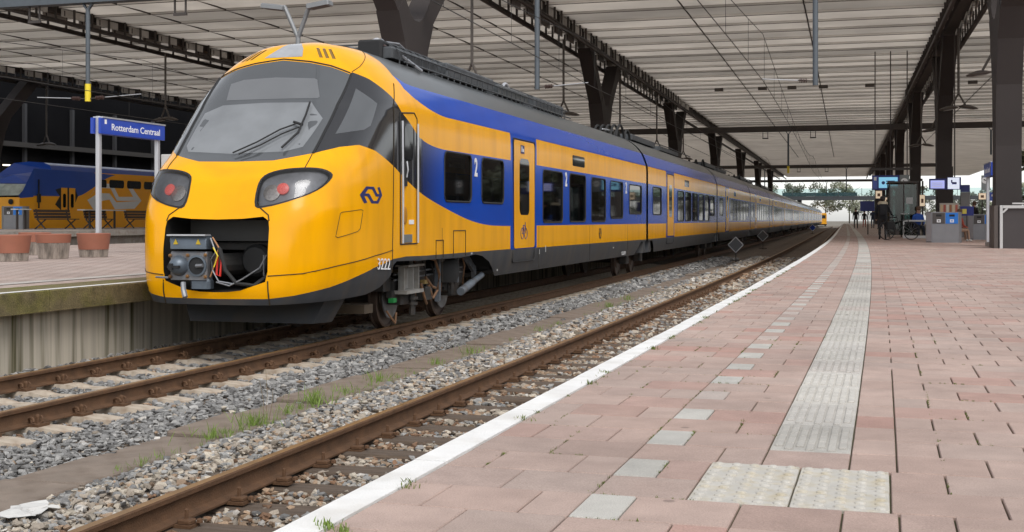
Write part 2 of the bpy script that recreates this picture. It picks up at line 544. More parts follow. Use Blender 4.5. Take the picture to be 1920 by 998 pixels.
# ================================================================== tracks
RAILP = [(-.07, 0), (.07, 0), (.07, .012), (.018, .03), (.009, .05), (.009, .11), (.036, .125), (.036, .150), (.028, .159), (-.028, .159), (-.036, .150), (-.036, .125), (-.009, .11), (-.009, .05), (-.018, .03), (-.07, .012)]
def rail(la, parent, head, t0=-4, t1=300):
    mb = MB()
    ts = frange(t0, 60, 1.0) + frange(64, t1, 4)
    mb.along([(la + x, RAIL - .159 + z) for x, z in RAILP], ts)
    me = mb.mesh('rail', [RST, head], smooth=True)
    for p in me.polygons:
        if p.normal.z > .7 and p.center.z > RAIL - .02: p.material_index = 1
    return link('rail', me, parent)

track_a = thing('railway_track', 'railway track with brown wooden sleepers beside the white platform edge', 'railway track')
track_b = thing('railway_track', 'railway track with pale concrete sleepers under the yellow train', 'railway track')
CA, CB = -3.153, -7.642
for s in (-1, 1):
    rail(CA + s * .7525, track_a, RHD)
    rail(CB + s * .7525, track_b, RHD)

def sleeper_concrete():
    xs = [-1.25, -1.22, -1.0, -.5, -.35, .35, .5, 1.0, 1.22, 1.25]
    zs = [-.07, -.02, .0, .0, -.03, -.03, .0, .0, -.02, -.07]
    mb = MB(); n = len(xs)
    for y, k in ((-.14, 0), (-.105, 1), (.105, 1), (.14, 0)):
        for x, z in zip(xs, zs):
            mb.v.append((x, y, z if k else -.16))
    for r_ in range(3):
        for i in range(n - 1):
            mb.f.append((r_ * n + i, r_ * n + i + 1, (r_ + 1) * n + i + 1, (r_ + 1) * n + i))
    mb.f.append((0, n, 2 * n, 3 * n)); mb.f.append((n - 1, 4 * n - 1, 3 * n - 1, 2 * n - 1))
    return mb.mesh('sleeper', CRM)
SLC = sleeper_concrete()
SLW = []
for i in range(4):
    mb = MB()
    ys = [-.125 + random.uniform(-.01, .01), .125 + random.uniform(-.01, .01)]
    mb.bev(-1.27, 1.3, ys[0], ys[1], -.15, 0, .014)
    SLW.append(mb.mesh('sleeper', WOD))
def clip_mesh():
    mb = MB()
    pts = [(.03 + .045 * math.cos(a), (a - 5.5) * .018, .035 + .03 * math.sin(a)) for a in np.linspace(0, 11, 26)]
    mb.tube(pts, .011, 6)
    mb.box(-.01, .10, -.075, .075, -.012, .012)
    mb.lathe([(.02, .0), (.02, .06), (.012, .075)], 6, Matrix.Translation((.035, 0, .01)))
    return mb.mesh('rail_clip', RST)
CLIP = clip_mesh()
def chair_mesh():
    mb = MB()
    mb.box(-.01, .11, -.05, .05, -.012, .006)
    mb.lathe([(.026, .01), (.026, .032), (.015, .036), (.013, .085), (.004, .09)], 6, Matrix.Translation((.055, 0, 0)))
    mb.bev(.012, .10, -.035, .035, .010, .034, .008)
    mb.lathe([(.022, .01), (.018, .03), (.006, .034)], 6, Matrix.Translation((.12, .03, 0)))
    return mb.mesh('rail_chair', RST)
CHAIR = chair_mesh()
for i in range(78):
    t = 2.3 + i * .6
    if -(CB + 1.3) * .2879 + t * .9577 > 6.0 and t > 5:
        o = link('sleeper', SLC, track_b); o.location = P(CB, t, RAIL - .162); o.rotation_euler = (0, 0, heading(t) + random.uniform(-.008, .008))
        if t < 23:
            for rl in (-1, 1):
                for sd in (-1, 1):
                    c = link('rail_clip', CLIP, track_b); c.location = P(CB + rl * .7525 + sd * .062, t, RAIL - .15)
                    c.rotation_euler = (0, 0, heading(t) + (math.pi if sd < 0 else 0) + random.uniform(-.15, .15))
    t = 2.05 + i * .6
    if t > 4.5:
        o = link('sleeper', random.choice(SLW), track_a); o.location = P(CA + random.uniform(-.03, .03), t, RAIL - .17 + random.uniform(-.012, .004)); o.rotation_euler = (0, random.uniform(-.01, .01), heading(t) + random.uniform(-.03, .03))
        if t < 32:
            for sd in (-1, 1):
                c = link('rail_chair', CHAIR, track_a); c.location = P(CA - .7525 + sd * .068, t, RAIL - .158)
                c.rotation_euler = (0, 0, heading(t) + (math.pi if sd < 0 else 0) + random.uniform(-.05, .05))

# cable duct between the tracks
duct = thing('cable_duct', 'row of weathered concrete duct covers lying between the two tracks', 'cable duct')
DUC = mat('duct_concrete', (.22, .175, .14), .9, var=.2, vscale=3, bump=.4, bscale=80, dirt=(.12, .085, .06), dscale=4, damt=.7)
for i in range(44):
    t0 = 4.2 + i * .98
    mb = MB(); mb.bev(-.30, .30, .012, .968, -.07, 0, .014)
    o = mb.build('duct_cover', DUC, duct)
    o.location = P(-5.40, t0, -.955 + random.uniform(-.022, .018)); o.rotation_euler = (random.uniform(-.012, .012), random.uniform(-.02, .02), heading(t0) + random.uniform(-.02, .02))

# ================================================================== ballast
def stone_protos(n):
    out = []
    bm = bmesh.new(); bmesh.ops.create_icosphere(bm, subdivisions=1, radius=1)
    base = np.array([v.co for v in bm.verts]); faces = np.array([[v.index for v in f.verts] for f in bm.faces]); bm.free()
    for i in range(n):
        v = base * rng.uniform(.5, 1.35, (len(base), 1)) * np.array([1.25, .95, .72])
        out.append(v)
    return out, faces
PROT, SFACE = stone_protos(9)
pal = np.array([(.20, .195, .19), (.27, .265, .255), (.13, .125, .12), (.33, .32, .305), (.34, .29, .235), (.42, .37, .30), (.30, .21, .14), (.21, .12, .07), (.47, .44, .40)])
def scatter():
    A, S = [], []
    def region(t0, t1, spacing, size):
        la0, la1 = -9.25, -1.62
        n = int((t1 - t0) * (la1 - la0) / spacing ** 2)
        la = rng.uniform(la0, la1, n); t = rng.uniform(t0, t1, n)
        Y = -la * .2879 + t * .9577
        ok = (la > -.85 * t - .6) & (Y > 6.3)
        for c in (CA, CB):
            for s in (-1, 1):
                ok &= np.abs(la - (c + s * .7525)) > .085
        ok &= ~((la > -5.66) & (la < -5.14) & (rng.random(n) > .012))
        # under the train hardly anything shows
        ok &= ~((la < -6.9) & (t > 19))
        ok &= ~((la > -2.3) & (t > 14))
        # sleepers keep their tops mostly clear
        ph = np.abs((t - 2.3 + .3) % .6 - .3) < .125
        inb = (np.abs(la - CB) < 1.22)
        ok &= ~(ph & inb & (rng.random(n) > .035))
        ph = np.abs((t - 2.05 + .3) % .6 - .3) < .125
        ina = (np.abs(la - CA) < 1.28) & (la > -3.95 + 0)
        ok &= ~(ph & ina & (rng.random(n) > .03))
        la, t = la[ok], t[ok]
        A.append(np.stack([la, t], 1)); S.append(np.clip(rng.normal(size, size * .28, len(la)), size * .45, size * 1.8))
    region(4.5, 10, .036, .0215)
    region(10, 17, .045, .026)
    region(17, 30, .066, .036)
    region(30, 58, .12, .060)
    A = np.concatenate(A); S = np.concatenate(S)
    n = len(A)
    la, t = A[:, 0], A[:, 1]
    z = np.array([bed_z(x) for x in la]) + rng.uniform(-.004, .03, n) + S * .3
    offv = A2 * t ** 2 - A3 * t ** 3
    x = la - offv
    which = rng.integers(0, len(PROT), n)
    an = rng.uniform(0, 2 * np.pi, n); til = rng.normal(0, .5, n)
    nv, nf = PROT[0].shape[0], len(SFACE)
    PV = np.stack(PROT)[which] * S[:, None, None]
    ct, st = np.cos(til)[:, None], np.sin(til)[:, None]
    Yr = PV[:, :, 1] * ct - PV[:, :, 2] * st; Zr = PV[:, :, 1] * st + PV[:, :, 2] * ct
    ca, sa = np.cos(an)[:, None], np.sin(an)[:, None]
    X2 = PV[:, :, 0] * ca - Yr * sa; Y2 = PV[:, :, 0] * sa + Yr * ca
    V = np.stack([X2 + x[:, None], Y2 + t[:, None], Zr + z[:, None]], 2).reshape(-1, 3)
    Fc = (SFACE[None] + (np.arange(n) * nv)[:, None, None]).reshape(-1, 3)
    # colours: blue-grey by the concrete track, beige and rusty by the wooden one
    beige = np.clip((la + 5.35) / .75, 0, 1) * .8 + .04
    rusty = (np.exp(-((la - CA + .60) / .42) ** 2) + np.exp(-((la - CA - .75) / .25) ** 2)) * .75 + (np.exp(-((la - CB + .75) / .2) ** 2) + np.exp(-((la - CB - .75) / .2) ** 2)) * .45
    u = rng.random(n); w = rng.random(n)
    gi = rng.choice([0, 1, 2, 3], n, p=[.38, .34, .14, .14]); bi = rng.choice([4, 5, 1, 8, 6], n, p=[.36, .26, .16, .12, .10]); ri = rng.choice([6, 7, 4], n, p=[.40, .30, .3])
    ci = np.where(u < beige, bi, gi); ci = np.where(w < rusty, ri, ci)
    C = pal[ci] * rng.uniform(.65, 1.25, (n, 1)) * 1.05
    me = bpy.data.meshes.new('ballast')
    me.vertices.add(len(V)); me.vertices.foreach_set('co', V.astype(np.float32).ravel())
    me.loops.add(len(Fc) * 3); me.loops.foreach_set('vertex_index', Fc.astype(np.int32).ravel())
    me.polygons.add(len(Fc)); me.polygons.foreach_set('loop_start', np.arange(0, len(Fc) * 3, 3, dtype=np.int32))
    me.polygons.foreach_set('loop_total', np.full(len(Fc), 3, dtype=np.int32))
    me.update(calc_edges=True)
    me.shade_flat()
    at = me.attributes.new('tint', 'FLOAT_COLOR', 'FACE')
    cc = np.ones((len(Fc), 4), np.float32); cc[:, :3] = np.repeat(C, nf, 0)
    at.data.foreach_set('color', cc.ravel())
    m_ = mat('ballast_stone', (.3, .3, .3), .9, bump=.3, bscale=160, fine=.25)
    nt = m_.node_tree
    a = nt.nodes.new('ShaderNodeAttribute'); a.attribute_name = 'tint'
    rgb = [q for q in nt.nodes if q.type == 'RGB'][0]
    for l in list(rgb.outputs[0].links): nt.links.new(a.outputs['Color'], l.to_socket)
    me.materials.append(m_)
    o = link('ballast', me)
    tag(o, 'loose grey and beige ballast stones between and around the rails', 'ballast', kind='stuff')
scatter()

# ================================================================== left platform
MOSS = mat('mossy_concrete', (.15, .12, .06), .95, var=.35, vscale=6, bump=.5, bscale=60, dirt=(.12, .12, .012), dscale=1.6, damt=1.0, fine=.45)
WALL = mat('stained_wall', (.52, .47, .385), .9, var=.2, vscale=1.2, dirt=(.06, .054, .010), dscale=1.0, damt=.95, dlo=.47, dhi=.68, stretch=(1, 7, .22))
left_pf = tag(link('platform_left', None), kind='structure')
m = MB(); m.along([(-9.36, -.24), (-9.36, -1.15), (-24.3, -1.15), (-24.3, -.24)], frange(2, 262, 3)); m.build('platform_wall', WALL, left_pf)
for i in range(20):
    t0 = 7.0 + i * 1.04
    mb = MB(); j = random.uniform(-.008, .008)
    mb.along([(-9.13 + j, -.245), (-9.13 + j, -.012), (-9.145 + j, 0), (-9.9, 0), (-9.9, -.245)], frange(t0 + .004, t0 + 1.036, .5)); mb.build('edge_block', MOSS, left_pf)
m = MB(); m.along([(-9.13, -.245), (-9.13, 0), (-9.9, 0), (-9.9, -.245)], frange(7 + 20 * 1.04, 262, 4)); m.build('edge_blocks', MOSS, left_pf)['kind'] = 'stuff'
m = MB(); m.along([(-9.9, -.004), (-24.3, -.004), (-24.3, -.238), (-9.9, -.238)], frange(2, 262, 3)); m.build('paving', PAVB, left_pf)
m = MB(); m.along([(-9.15, .004), (-9.27, .004)], frange(6, 260, 2), closed=False); m.build('edge_line', EDGE, left_pf)
m = MB(); m.along([(-10.35, .003), (-10.65, .003)], frange(6, 200, 4), closed=False); m.build('guide_line', TAC, left_pf)

# far platform with the benches
far_pf = tag(link('platform_far', None), kind='structure')
m = MB(); m.along([(-30.2, .36), (-30.2, .14), (-30.5, .14), (-30.5, -1.1), (-40.3, -1.1), (-40.3, .36)], frange(20, 200, 5)); m.build('platform_body', CON, far_pf)
m = MB(); m.along([(-30.6, .364), (-40.2, .364)], frange(20, 200, 5), closed=False); m.build('paving', mat('far_paving_grey', (.30, .25, .22), .9, var=.1), far_pf)

# ================================================================== station roof
def panel_material():
    m_ = bpy.data.materials.new('roof_panel'); m_.use_nodes = True
    N = m_.node_tree.nodes; L = m_.node_tree.links
    b = N['Principled BSDF']; b.inputs['Roughness'].default_value = .7
    tr = N.new('ShaderNodeBsdfTranslucent'); mx = N.new('ShaderNodeMixShader'); mx.inputs[0].default_value = .66
    oi = N.new('ShaderNodeObjectInfo'); geo = N.new('ShaderNodeNewGeometry')
    n = N.new('ShaderNodeTexNoise'); n.inputs['Scale'].default_value = .35; n.inputs['Detail'].default_value = 5
    L.new(geo.outputs['Position'], n.inputs['Vector'])
    a = N.new('ShaderNodeMath'); a.operation = 'MULTIPLY_ADD'; a.inputs[1].default_value = .30; a.inputs[2].default_value = .72
    L.new(oi.outputs['Random'], a.inputs[0])
    c = N.new('ShaderNodeMath'); c.operation = 'MULTIPLY_ADD'; c.inputs[1].default_value = .4; c.inputs[2].default_value = .78
    L.new(n.outputs['Fac'], c.inputs[0])
    d = N.new('ShaderNodeMath'); d.operation = 'MULTIPLY'; L.new(a.outputs[0], d.inputs[0]); L.new(c.outputs[0], d.inputs[1])
    rgb = N.new('ShaderNodeMix'); rgb.data_type = 'RGBA'; rgb.blend_type = 'MULTIPLY'; rgb.inputs[0].default_value = 1
    rgb.inputs[6].default_value = (.78, .74, .69, 1); L.new(d.outputs[0], rgb.inputs[7])
    L.new(rgb.outputs[2], b.inputs['Base Color']); L.new(rgb.outputs[2], tr.inputs['Color'])
    L.new(b.outputs[0], mx.inputs[1]); L.new(tr.outputs[0], mx.inputs[2])
    L.new(mx.outputs[0], N['Material Output'].inputs['Surface'])
    return m_
PAN = panel_material()
ESTR = mat('strip_brown', (.10, .085, .075), .7)
ENDP = mat('end_plate_pale', (.50, .48, .45), .7, var=.1)
roof = thing('station_roof', 'wide pale platform roof of overlapping boards between dark girders', 'roof')
BAYS = [(-49.75, -34.8), (-33.9, -14.2), (-13.3, 3.45), (4.35, 24.0)]
PITCH, ROOF0 = 2.65, 41.2
far_mb = MB()
def panel(mb, a, b, t, M_=None):
    n0 = len(mb.v)
    z0, z1 = 10.0, 10.10
    pts = []
    for la in (a, b):
        for tt, zz in ((t, z0), (t + PITCH * 1.012, z1)):
            q = P(la, t, 0); pts.append((la - off(t), tt, zz)); pts.append((la - off(t), tt, z1 + .06))
    # order: a-near-low, a-near-high, a-far-low, a-far-high, b-...
    mb.add(pts, [(0, 4, 6, 2), (1, 3, 7, 5), (0, 1, 5, 4), (2, 6, 7, 3), (0, 2, 3, 1), (4, 5, 7, 6)])
for (a, b) in BAYS:
    for k in range(90):
        t = ROOF0 + k * PITCH
        if t < 125:
            mb = MB(); panel(mb, a, b, t); pn = mb.build('roof_panel', PAN, roof)
            mb = MB(); mb.box(a - off(t), b - off(t), t - .03, t + .008, 9.978, 9.998); mb.build('edge_strip', ESTR, pn)
            if t < 100:
                for la_, s_ in ((a, 1), (b, -1)):
                    x_ = la_ - off(t)
                    mb = MB(); mb.box(min(x_, x_ + s_ * .05), max(x_, x_ + s_ * .05), t + .15, t + 1.75, 9.66, 9.99); ep = mb.build('end_plate', ENDP, pn)
                    mb = MB()
                    xb = x_ + s_ * .055
                    mb.box(min(x_ - s_ * .01, xb), max(x_ - s_ * .01, xb), t + .3, t + .38, 9.70, 9.94); mb.build('fixing_slot', STE, pn)
        else:
            panel(far_mb, a, b, t)
o = far_mb.build('roof_panels', PAN, roof); o['kind'] = 'stuff'
for la in (-45.2, -41.4, -31.0, -27.2, -20.0, -17.0, -7.7, -2.6, 8.2):
    m = MB(); m.tube([P(la, t, 10.035) for t in frange(41.3, 190, 6)], .035, 6); m.build('conduit', STE, roof)

ROWS = {'a': 3.9, 'b': -13.75, 'c': -34.35, 'd': -50.2}
HANG = MB().box(-.045, .045, -.03, .03, -.15, .72).mesh('hanger', STE)
row_words = {'a': 'above the right platform', 'b': 'above the platform behind the yellow train', 'c': 'above the far benches', 'd': 'farthest to the left'}
for key, c in ROWS.items():
    g = thing('roof_girder', 'dark long roof girder with two hung rails ' + row_words[key], 'girder', group=None)
    m = MB(); m.along([(c - .2, 9.85), (c + .2, 9.85), (c + .22, 10.2), (c - .22, 10.2)], frange(39, 270, 5)); m.build('girder_box', STE, g)
    m = MB(); m.along([(c - .62, 10.162), (c + .62, 10.162), (c + .62, 10.26), (c - .62, 10.26)], frange(39, 270, 5)); m.build('top_plate', STE, g)
    for s in (-1, 1):
        m = MB(); m.along([(c + s * .68 - .07, 9.28), (c + s * .68 + .07, 9.28), (c + s * .68 + .07, 9.30), (c + s * .68 + .03, 9.32), (c + s * .68 + .03, 9.40), (c + s * .68 + .07, 9.42), (c + s * .68 + .07, 9.46), (c + s * .68 - .07, 9.46)], frange(39, 270, 5)); m.build('hung_rail', STE, g)
        for k in range(40):
            t = 42 + k * PITCH * .5
            o = link('hanger', HANG, g); o.location = P(c + s * .68, t, 9.5)

def column(c, t, label):
    rt = thing('roof_column', label, 'column', P(c, t, 0), heading(t), group='forked roof columns')
    w = .36
    fn = lambda u, v, x: Vector((x, u, v))
    stem = [(-.52, 0), (.52, 0), (.46, 3), (.62, 4.8), (1.05, 6.1), (1.55, 6.95), (1.05, 7.45), (.55, 7.02), (.2, 6.86), (-.2, 6.86), (-.55, 7.02), (-1.05, 7.45), (-1.55, 6.95), (-1.05, 6.1), (-.62, 4.8), (-.46, 3)]
    m = MB(); m.prism(stem, -w, w, fn); m.build('stem', COLM, rt)
    for s in (-1, 1):
        arm = [(s * 1.55, 6.95), (s * 4.55, 9.5), (s * 3.35, 9.5), (s * 1.05, 7.45)]
        m = MB(); m.prism(arm, -w * .92, w * .92, fn); m.build('arm', COLM, rt)
    m = MB(); m.bev(-.55, .55, -.75, .75, 0, .12, .02); m.build('base', CON, rt)
    return rt
ordn = ['nearest', 'second', 'third', 'fourth', 'fifth', 'sixth', 'seventh']
for i, t in enumerate((35.8, 66.4, 97, 128, 160, 192, 224)):
    column(ROWS['b'], t, f'brown forked column behind the yellow train, {ordn[i]} one back')
for i, t in enumerate((40.3, 67.2, 94.5, 122, 150, 178, 206)):
    column(ROWS['a'], t, f'dark forked column standing on the right platform, {ordn[i]} one back')
for i, t in enumerate((68.5,)):
    column(ROWS['c'], t, f'brown forked column rising left of the yellow train cab')
for i, t in enumerate((62.5,)):
    column(ROWS['d'], t, f'brown forked column at the upper left edge of the picture')

# ================================================================== catenary portals, tubes, wires
TUBE = mat('tube_grey', (.10, .115, .13), .5, metal=.3, var=.1)
YTIP = mat('tip_yellow', (.80, .62, .03), .5)
def portal(t, tubes, frames, label, la0=-30.5, la1=9.5):
    rt = thing('catenary_portal', label, 'portal', group='overhead line portals')
    m = MB(); m.beam(P(la0, t, 8.25), P(la1, t, 8.25), .40, .46); m.build('beam', TUBE if t < 50 else STE, rt)
    for la in (la0, la1):
        m = MB(); m.beam(P(la, t, -.5), P(la, t, 8.02), .32, .32); m.build('post', STE, rt)
    for la, zb, tip in tubes:
        m = MB(); p = P(la, t, 0)
        m.tube([p + Vector((0, 0, zb + (.58 if tip else 0))), p + Vector((0, 0, 7.85))], .078, 10)
        m.beam(p + Vector((-.18, 0, 8.02)), p + Vector((0, 0, 7.78)), .1, .06); m.beam(p + Vector((.18, 0, 8.02)), p + Vector((0, 0, 7.78)), .1, .06)
        o = m.build('drop_tube', TUBE, rt, smooth=True)
        if tip:
            m = MB(); m.tube([p + Vector((0, 0, zb)), p + Vector((0, 0, zb + .58))], .10, 10); m.build('yellow_tip', YTIP, o, smooth=True)
    for la in frames:
        p = P(la, t, 7.5); m = MB()
        m.beam(p + Vector((-.2, 0, 0)), p + Vector((-.2, 0, .55)), .05, .05); m.beam(p + Vector((.2, 0, 0)), p + Vector((.2, 0, .55)), .05, .05); m.beam(p + Vector((-.24, 0, 0)), p + Vector((.24, 0, 0)), .08, .09)
        m.build('wire_frame', STE, rt)
    return rt
portal(36, [(-1.555, 4.56, 0), (-9.63, 4.68, 0), (-25.2, 4.75, 1)], [-21.7, -27.3], 'dark overhead line portal crossing the top left corner with yellow tipped tube')
portal(105, [(-5.48, 4.61, 1), (10.1, 5.9, 0)], [-7.33, -3.5], 'brown overhead line portal beam crossing the roof in the middle distance', -31, 13)
portal(180, [(-.84, 4.8, 0), (-12, 4.8, 0)], [-7.3, -3.5], 'brown overhead line portal beam near the far end of the roof', -31, 13)
portal(247, [(-4.46, 5.6, 0)], [], 'overhead line portal against the white sky beyond the roof', -31, 13)

INS = mat('insulator', (.06, .03, .025), .35)
def reg_arm(lt, lw, t, z, label):
    rt = thing('registration_arm', label, 'arm', group='registration arms')
    a, b = P(lt, t, z + .02), P(lw, t, z + .12)
    d = b - a
    m = MB(); m.tube([a + d * .33, a + d * .7, b], .016, 6); m.build('rod', ALU, rt)
    m = MB(); m.tube([a - d * .06, a + d * .33], .018, 6); m.build('bracket', STE, rt)
    m = MB()
    for k in range(5):
        q = a + d * (.16 + .03 * k); m.tube([q, q + d * .014], .065, 10)
    m.build('insulator', INS, rt)
reg_arm(-1.555, -3.01, 36, 4.66, 'white registration arm hung from the tube above the platform edge')
reg_arm(-9.63, -8.07, 36, 4.72, 'white registration arm hung from the tube above the yellow train')
reg_arm(-25.2, -23.16, 36, 4.82, 'white registration arm pointing right from the yellow tipped tube')
reg_arm(-25.2, -27.19, 36, 4.82, 'white registration arm pointing left from the yellow tipped tube')

WIRE = mat('wire', (.03, .028, .026), .6)
def catenary(la_pts, label):
    rt = thing('overhead_wire', label, 'wire', group='overhead line wires')
    la_f = lambda t: float(np.interp(t, [p[0] for p in la_pts], [p[1] for p in la_pts]))
    m = MB(); m.tube([P(la_f(t), t, 4.74) for t in frange(8, 300, 4)], .011, 5); m.build('contact_wire', WIRE, rt)
    mess = lambda t: 5.05 + 1.0 * (abs((t - 36) % 70 - 35) / 35) ** 2
    m = MB(); m.tube([P(la_f(t), t, mess(t)) for t in frange(8, 300, 4)], .010, 5); m.build('messenger_wire', WIRE, rt)
    for t in frange(12, 130, 5.0):
        m = MB(); m.tube([P(la_f(t), t, 4.74), P(la_f(t), t, mess(t))], .005, 4); m.build('dropper', WIRE, rt)
catenary([(0, -3.3), (36, -3.0), (105, -3.5), (180, -2.9), (300, -3.2)], 'thin overhead wire above the track beside the platform')
catenary([(0, -7.3), (36, -8.0), (105, -7.3), (180, -7.9), (300, -7.6)], 'thin overhead wire above the yellow train')
catenary([(0, -22.9), (36, -23.1), (105, -22.6), (300, -23)], 'thin overhead wire left of the yellow train cab')
catenary([(0, -27), (36, -27.2), (105, -26.8), (300, -27)], 'thin overhead wire farthest left above the far track')
# ================================================================== yellow and blue train
def pip(poly, x, y):
    c = False; n = len(poly); j = n - 1
    for i in range(n):
        xi, yi = poly[i]; xj, yj = poly[j]
        if (yi > y) != (yj > y) and x < (xj - xi) * (y - yi) / (yj - yi) + xi: c = not c
        j = i
    return c

def dens(poly, step, closed=True):
    out = []
    n = len(poly)
    for i in range(n if closed else n - 1):
        a, b = poly[i], poly[(i + 1) % n]
        k = max(1, int(math.hypot(b[0] - a[0], b[1] - a[1]) / step))
        out += [(a[0] + (b[0] - a[0]) * q / k, a[1] + (b[1] - a[1]) * q / k) for q in range(k)]
    if not closed: out.append(poly[-1])
    return out

def rrect(x0, x1, y0, y1, r, n=4):
    out = []
    for cx, cy, a0 in ((x1 - r, y1 - r, 0), (x0 + r, y1 - r, 90), (x0 + r, y0 + r, 180), (x1 - r, y0 + r, 270)):
        for i in range(n + 1):
            a = R(a0 + 90 * i / n); out.append((cx + r * math.cos(a), cy + r * math.sin(a)))
    return out

def smooth_poly(pts, closed=False, n=5):
    """Catmull-Rom through pts"""
    out = []; k = len(pts)
    for i in range(k if closed else k - 1):
        p = [pts[(i + j) % k] if closed else pts[min(max(i + j, 0), k - 1)] for j in (-1, 0, 1, 2)]
        for q in range(n):
            s = q / n
            out.append(tuple(.5 * (2 * p[1][c] + (p[2][c] - p[0][c]) * s + (2 * p[0][c] - 5 * p[1][c] + 4 * p[2][c] - p[3][c]) * s * s + (3 * p[1][c] - p[0][c] - 3 * p[2][c] + p[3][c]) * s ** 3) for c in (0, 1)))
    if not closed: out.append(pts[-1])
    return out

def regions(dom, nu, nw, polys, lines, classify, mapf, step):
    """split a parametric surface along the outlines in polys/lines; returns {key: (verts, faces, normals)}"""
    u0, u1, w0, w1 = dom
    pts, edges = [], []
    def addpath(path, closed):
        path = [(min(max(u, u0), u1), min(max(w, w0), w1)) for u, w in path]
        o = len(pts); pts.extend(path)
        n = len(path)
        for i in range(n if closed else n - 1): edges.append((o + i, o + (i + 1) % n))
    addpath(dens([(u0, w0), (u1, w0), (u1, w1), (u0, w1)], step), True)
    for p in polys: addpath(dens(p, step), True)
    for p in lines: addpath(dens(p, step, False), False)
    key = set((round(a / step * 2.2), round(b / step * 2.2)) for a, b in pts)
    for i in range(1, nu):
        for j in range(1, nw):
            q = (u0 + (u1 - u0) * i / nu, w0 + (w1 - w0) * j / nw)
            k = (round(q[0] / step * 2.2), round(q[1] / step * 2.2))
            if any((k[0] + a, k[1] + b) in key for a in (-1, 0, 1) for b in (-1, 0, 1)): continue
            pts.append(q)
    vo, eo, fo, _, _, _ = delaunay_2d_cdt([Vector(p) for p in pts], edges, [], 0, 1e-6)
    P3 = [mapf(v.x, v.y) for v in vo]
    e = 1e-3
    NR = []
    for v in vo:
        a = mapf(min(v.x + e, u1), v.y) - mapf(max(v.x - e, u0), v.y); b = mapf(v.x, min(v.y + e, w1)) - mapf(v.x, max(v.y - e, w0))
        c = a.cross(b)
        NR.append(c.normalized() if c.length > 1e-12 else Vector((0, 0, 1)))
    out = {}
    for f in fo:
        cu = sum(vo[i].x for i in f) / len(f); cw = sum(vo[i].y for i in f) / len(f)
        k = classify(cu, cw)
        if k is None: continue
        d = out.setdefault(k, ({}, [], [], []))
        idx = []
        for i in f:
            if i not in d[0]:
                d[0][i] = len(d[1]); d[1].append(P3[i]); d[3].append(NR[i])
            idx.append(d[0][i])
        d[2].append(tuple(idx))
    return out

def region_obj(name, dat, mt, parent, flip=False, mirror=False, push=0.0):
    _, vs_, fs, ns = dat
    sg = -1 if flip else 1
    vs2 = [v + n * sg * push for v, n in zip(vs_, ns)]
    ns2 = [n * sg for n in ns]
    if mirror:
        vs2 = [Vector((-v.x, v.y, v.z)) for v in vs2]; ns2 = [Vector((-n.x, n.y, n.z)) for n in ns2]
    me = bpy.data.meshes.new(name)
    ff = []
    for f in fs:
        a, b, c = vs2[f[0]], vs2[f[1]], vs2[f[2]]
        nn_ = (b - a).cross(c - a)
        ff.append(f if nn_.dot(ns2[f[0]]) >= 0 else tuple(reversed(f)))
    me.from_pydata([tuple(v) for v in vs2], [], ff)
    me.materials.append(mt)
    me.shade_smooth()
    me.normals_split_custom_set_from_vertices([tuple(n) for n in ns2])
    return link(name, me, parent)

# ---- local frame of a car: x across (right = +), y backwards along the train, z above rail head
def car_frame(t0, t1):
    a, b = P(CB, t0, RAIL), P(CB, t1, RAIL)
    d = b - a
    return a, math.atan2(-d.x, d.y), d.length

train = thing('passenger_train', 'yellow and blue passenger train with open front coupler hatch standing at the platform', 'train')
TB = 16.6
a0, rz1, L1 = car_frame(TB, 35.38)
def in_car(o, a, rz):
    o.location = a; o.rotation_euler = (0, 0, rz); return o

ZT = [.40, .5, .7, 1.2, 1.56, 2.03, 2.28, 2.36, 3.0, 3.67, 3.74, 3.85, 3.94, 4.0, 4.03]
DT = [3.2, 3.3, 3.36, 3.36, 3.29, 3.09, 2.83, 2.70, 2.09, 1.53, 1.45, 1.32, 1.18, .95, .5]
ZH = [.40, .55, .8, 1.0, 2.9, 3.1, 3.3, 3.47, 3.67, 3.8, 3.9, 3.97, 4.01, 4.03]
HH = [1.15, 1.3, 1.38, 1.4, 1.4, 1.39, 1.32, 1.25, 1.08, .92, .75, .55, .33, .1]
def smooth_tab(zt, vt, n=200, k=7):
    zz = np.linspace(zt[0], zt[-1], n); v = np.interp(zz, zt, vt)
    ker = np.ones(k) / k
    vp = np.pad(v, k // 2, mode='edge'); return zz, np.convolve(vp, ker, 'valid')
_zd, _dd = smooth_tab(ZT, DT); _zh, _hh = smooth_tab(ZH, HH)
ND = lambda z: float(np.interp(z, _zd, _dd))
NH = lambda z: float(np.interp(z, _zh, _hh))
NNv = lambda z: float(np.interp(z, [.4, 1.2, 1.7, 2.2, 3.0, 4.03], [4.5, 4.6, 5.2, 5.0, 4.0, 3.0]))
# w = arc length up the profile
_zz = np.linspace(.40, 4.03, 300)
_w = np.concatenate([[0], np.cumsum(np.sqrt(np.diff(_zz) ** 2 + .5 * np.diff([ND(z) for z in _zz]) ** 2 + .5 * np.diff([NH(z) for z in _zz]) ** 2))])
z2w = lambda z: float(np.interp(z, _zz, _w))
w2z = lambda w: float(np.interp(w, _w, _zz))
WMAX = float(_w[-1])
def nose_pt(psi, z):
    n = NNv(z)
    c, s = abs(math.cos(psi)), max(math.sin(psi), 0)
    r_ = ((c / NH(z)) ** n + (s / ND(z)) ** n) ** (-1 / n)
    x, y = r_ * math.cos(psi), -r_ * math.sin(psi)
    # the bonnet is hollowed a little between the lamps
    return Vector((x, y, z))
nose_map = lambda u, w: nose_pt(u, w2z(w))
W = lambda pts: [(p, z2w(z)) for p, z in pts]
mir = lambda poly: [(math.pi - p, w) for p, w in poly]

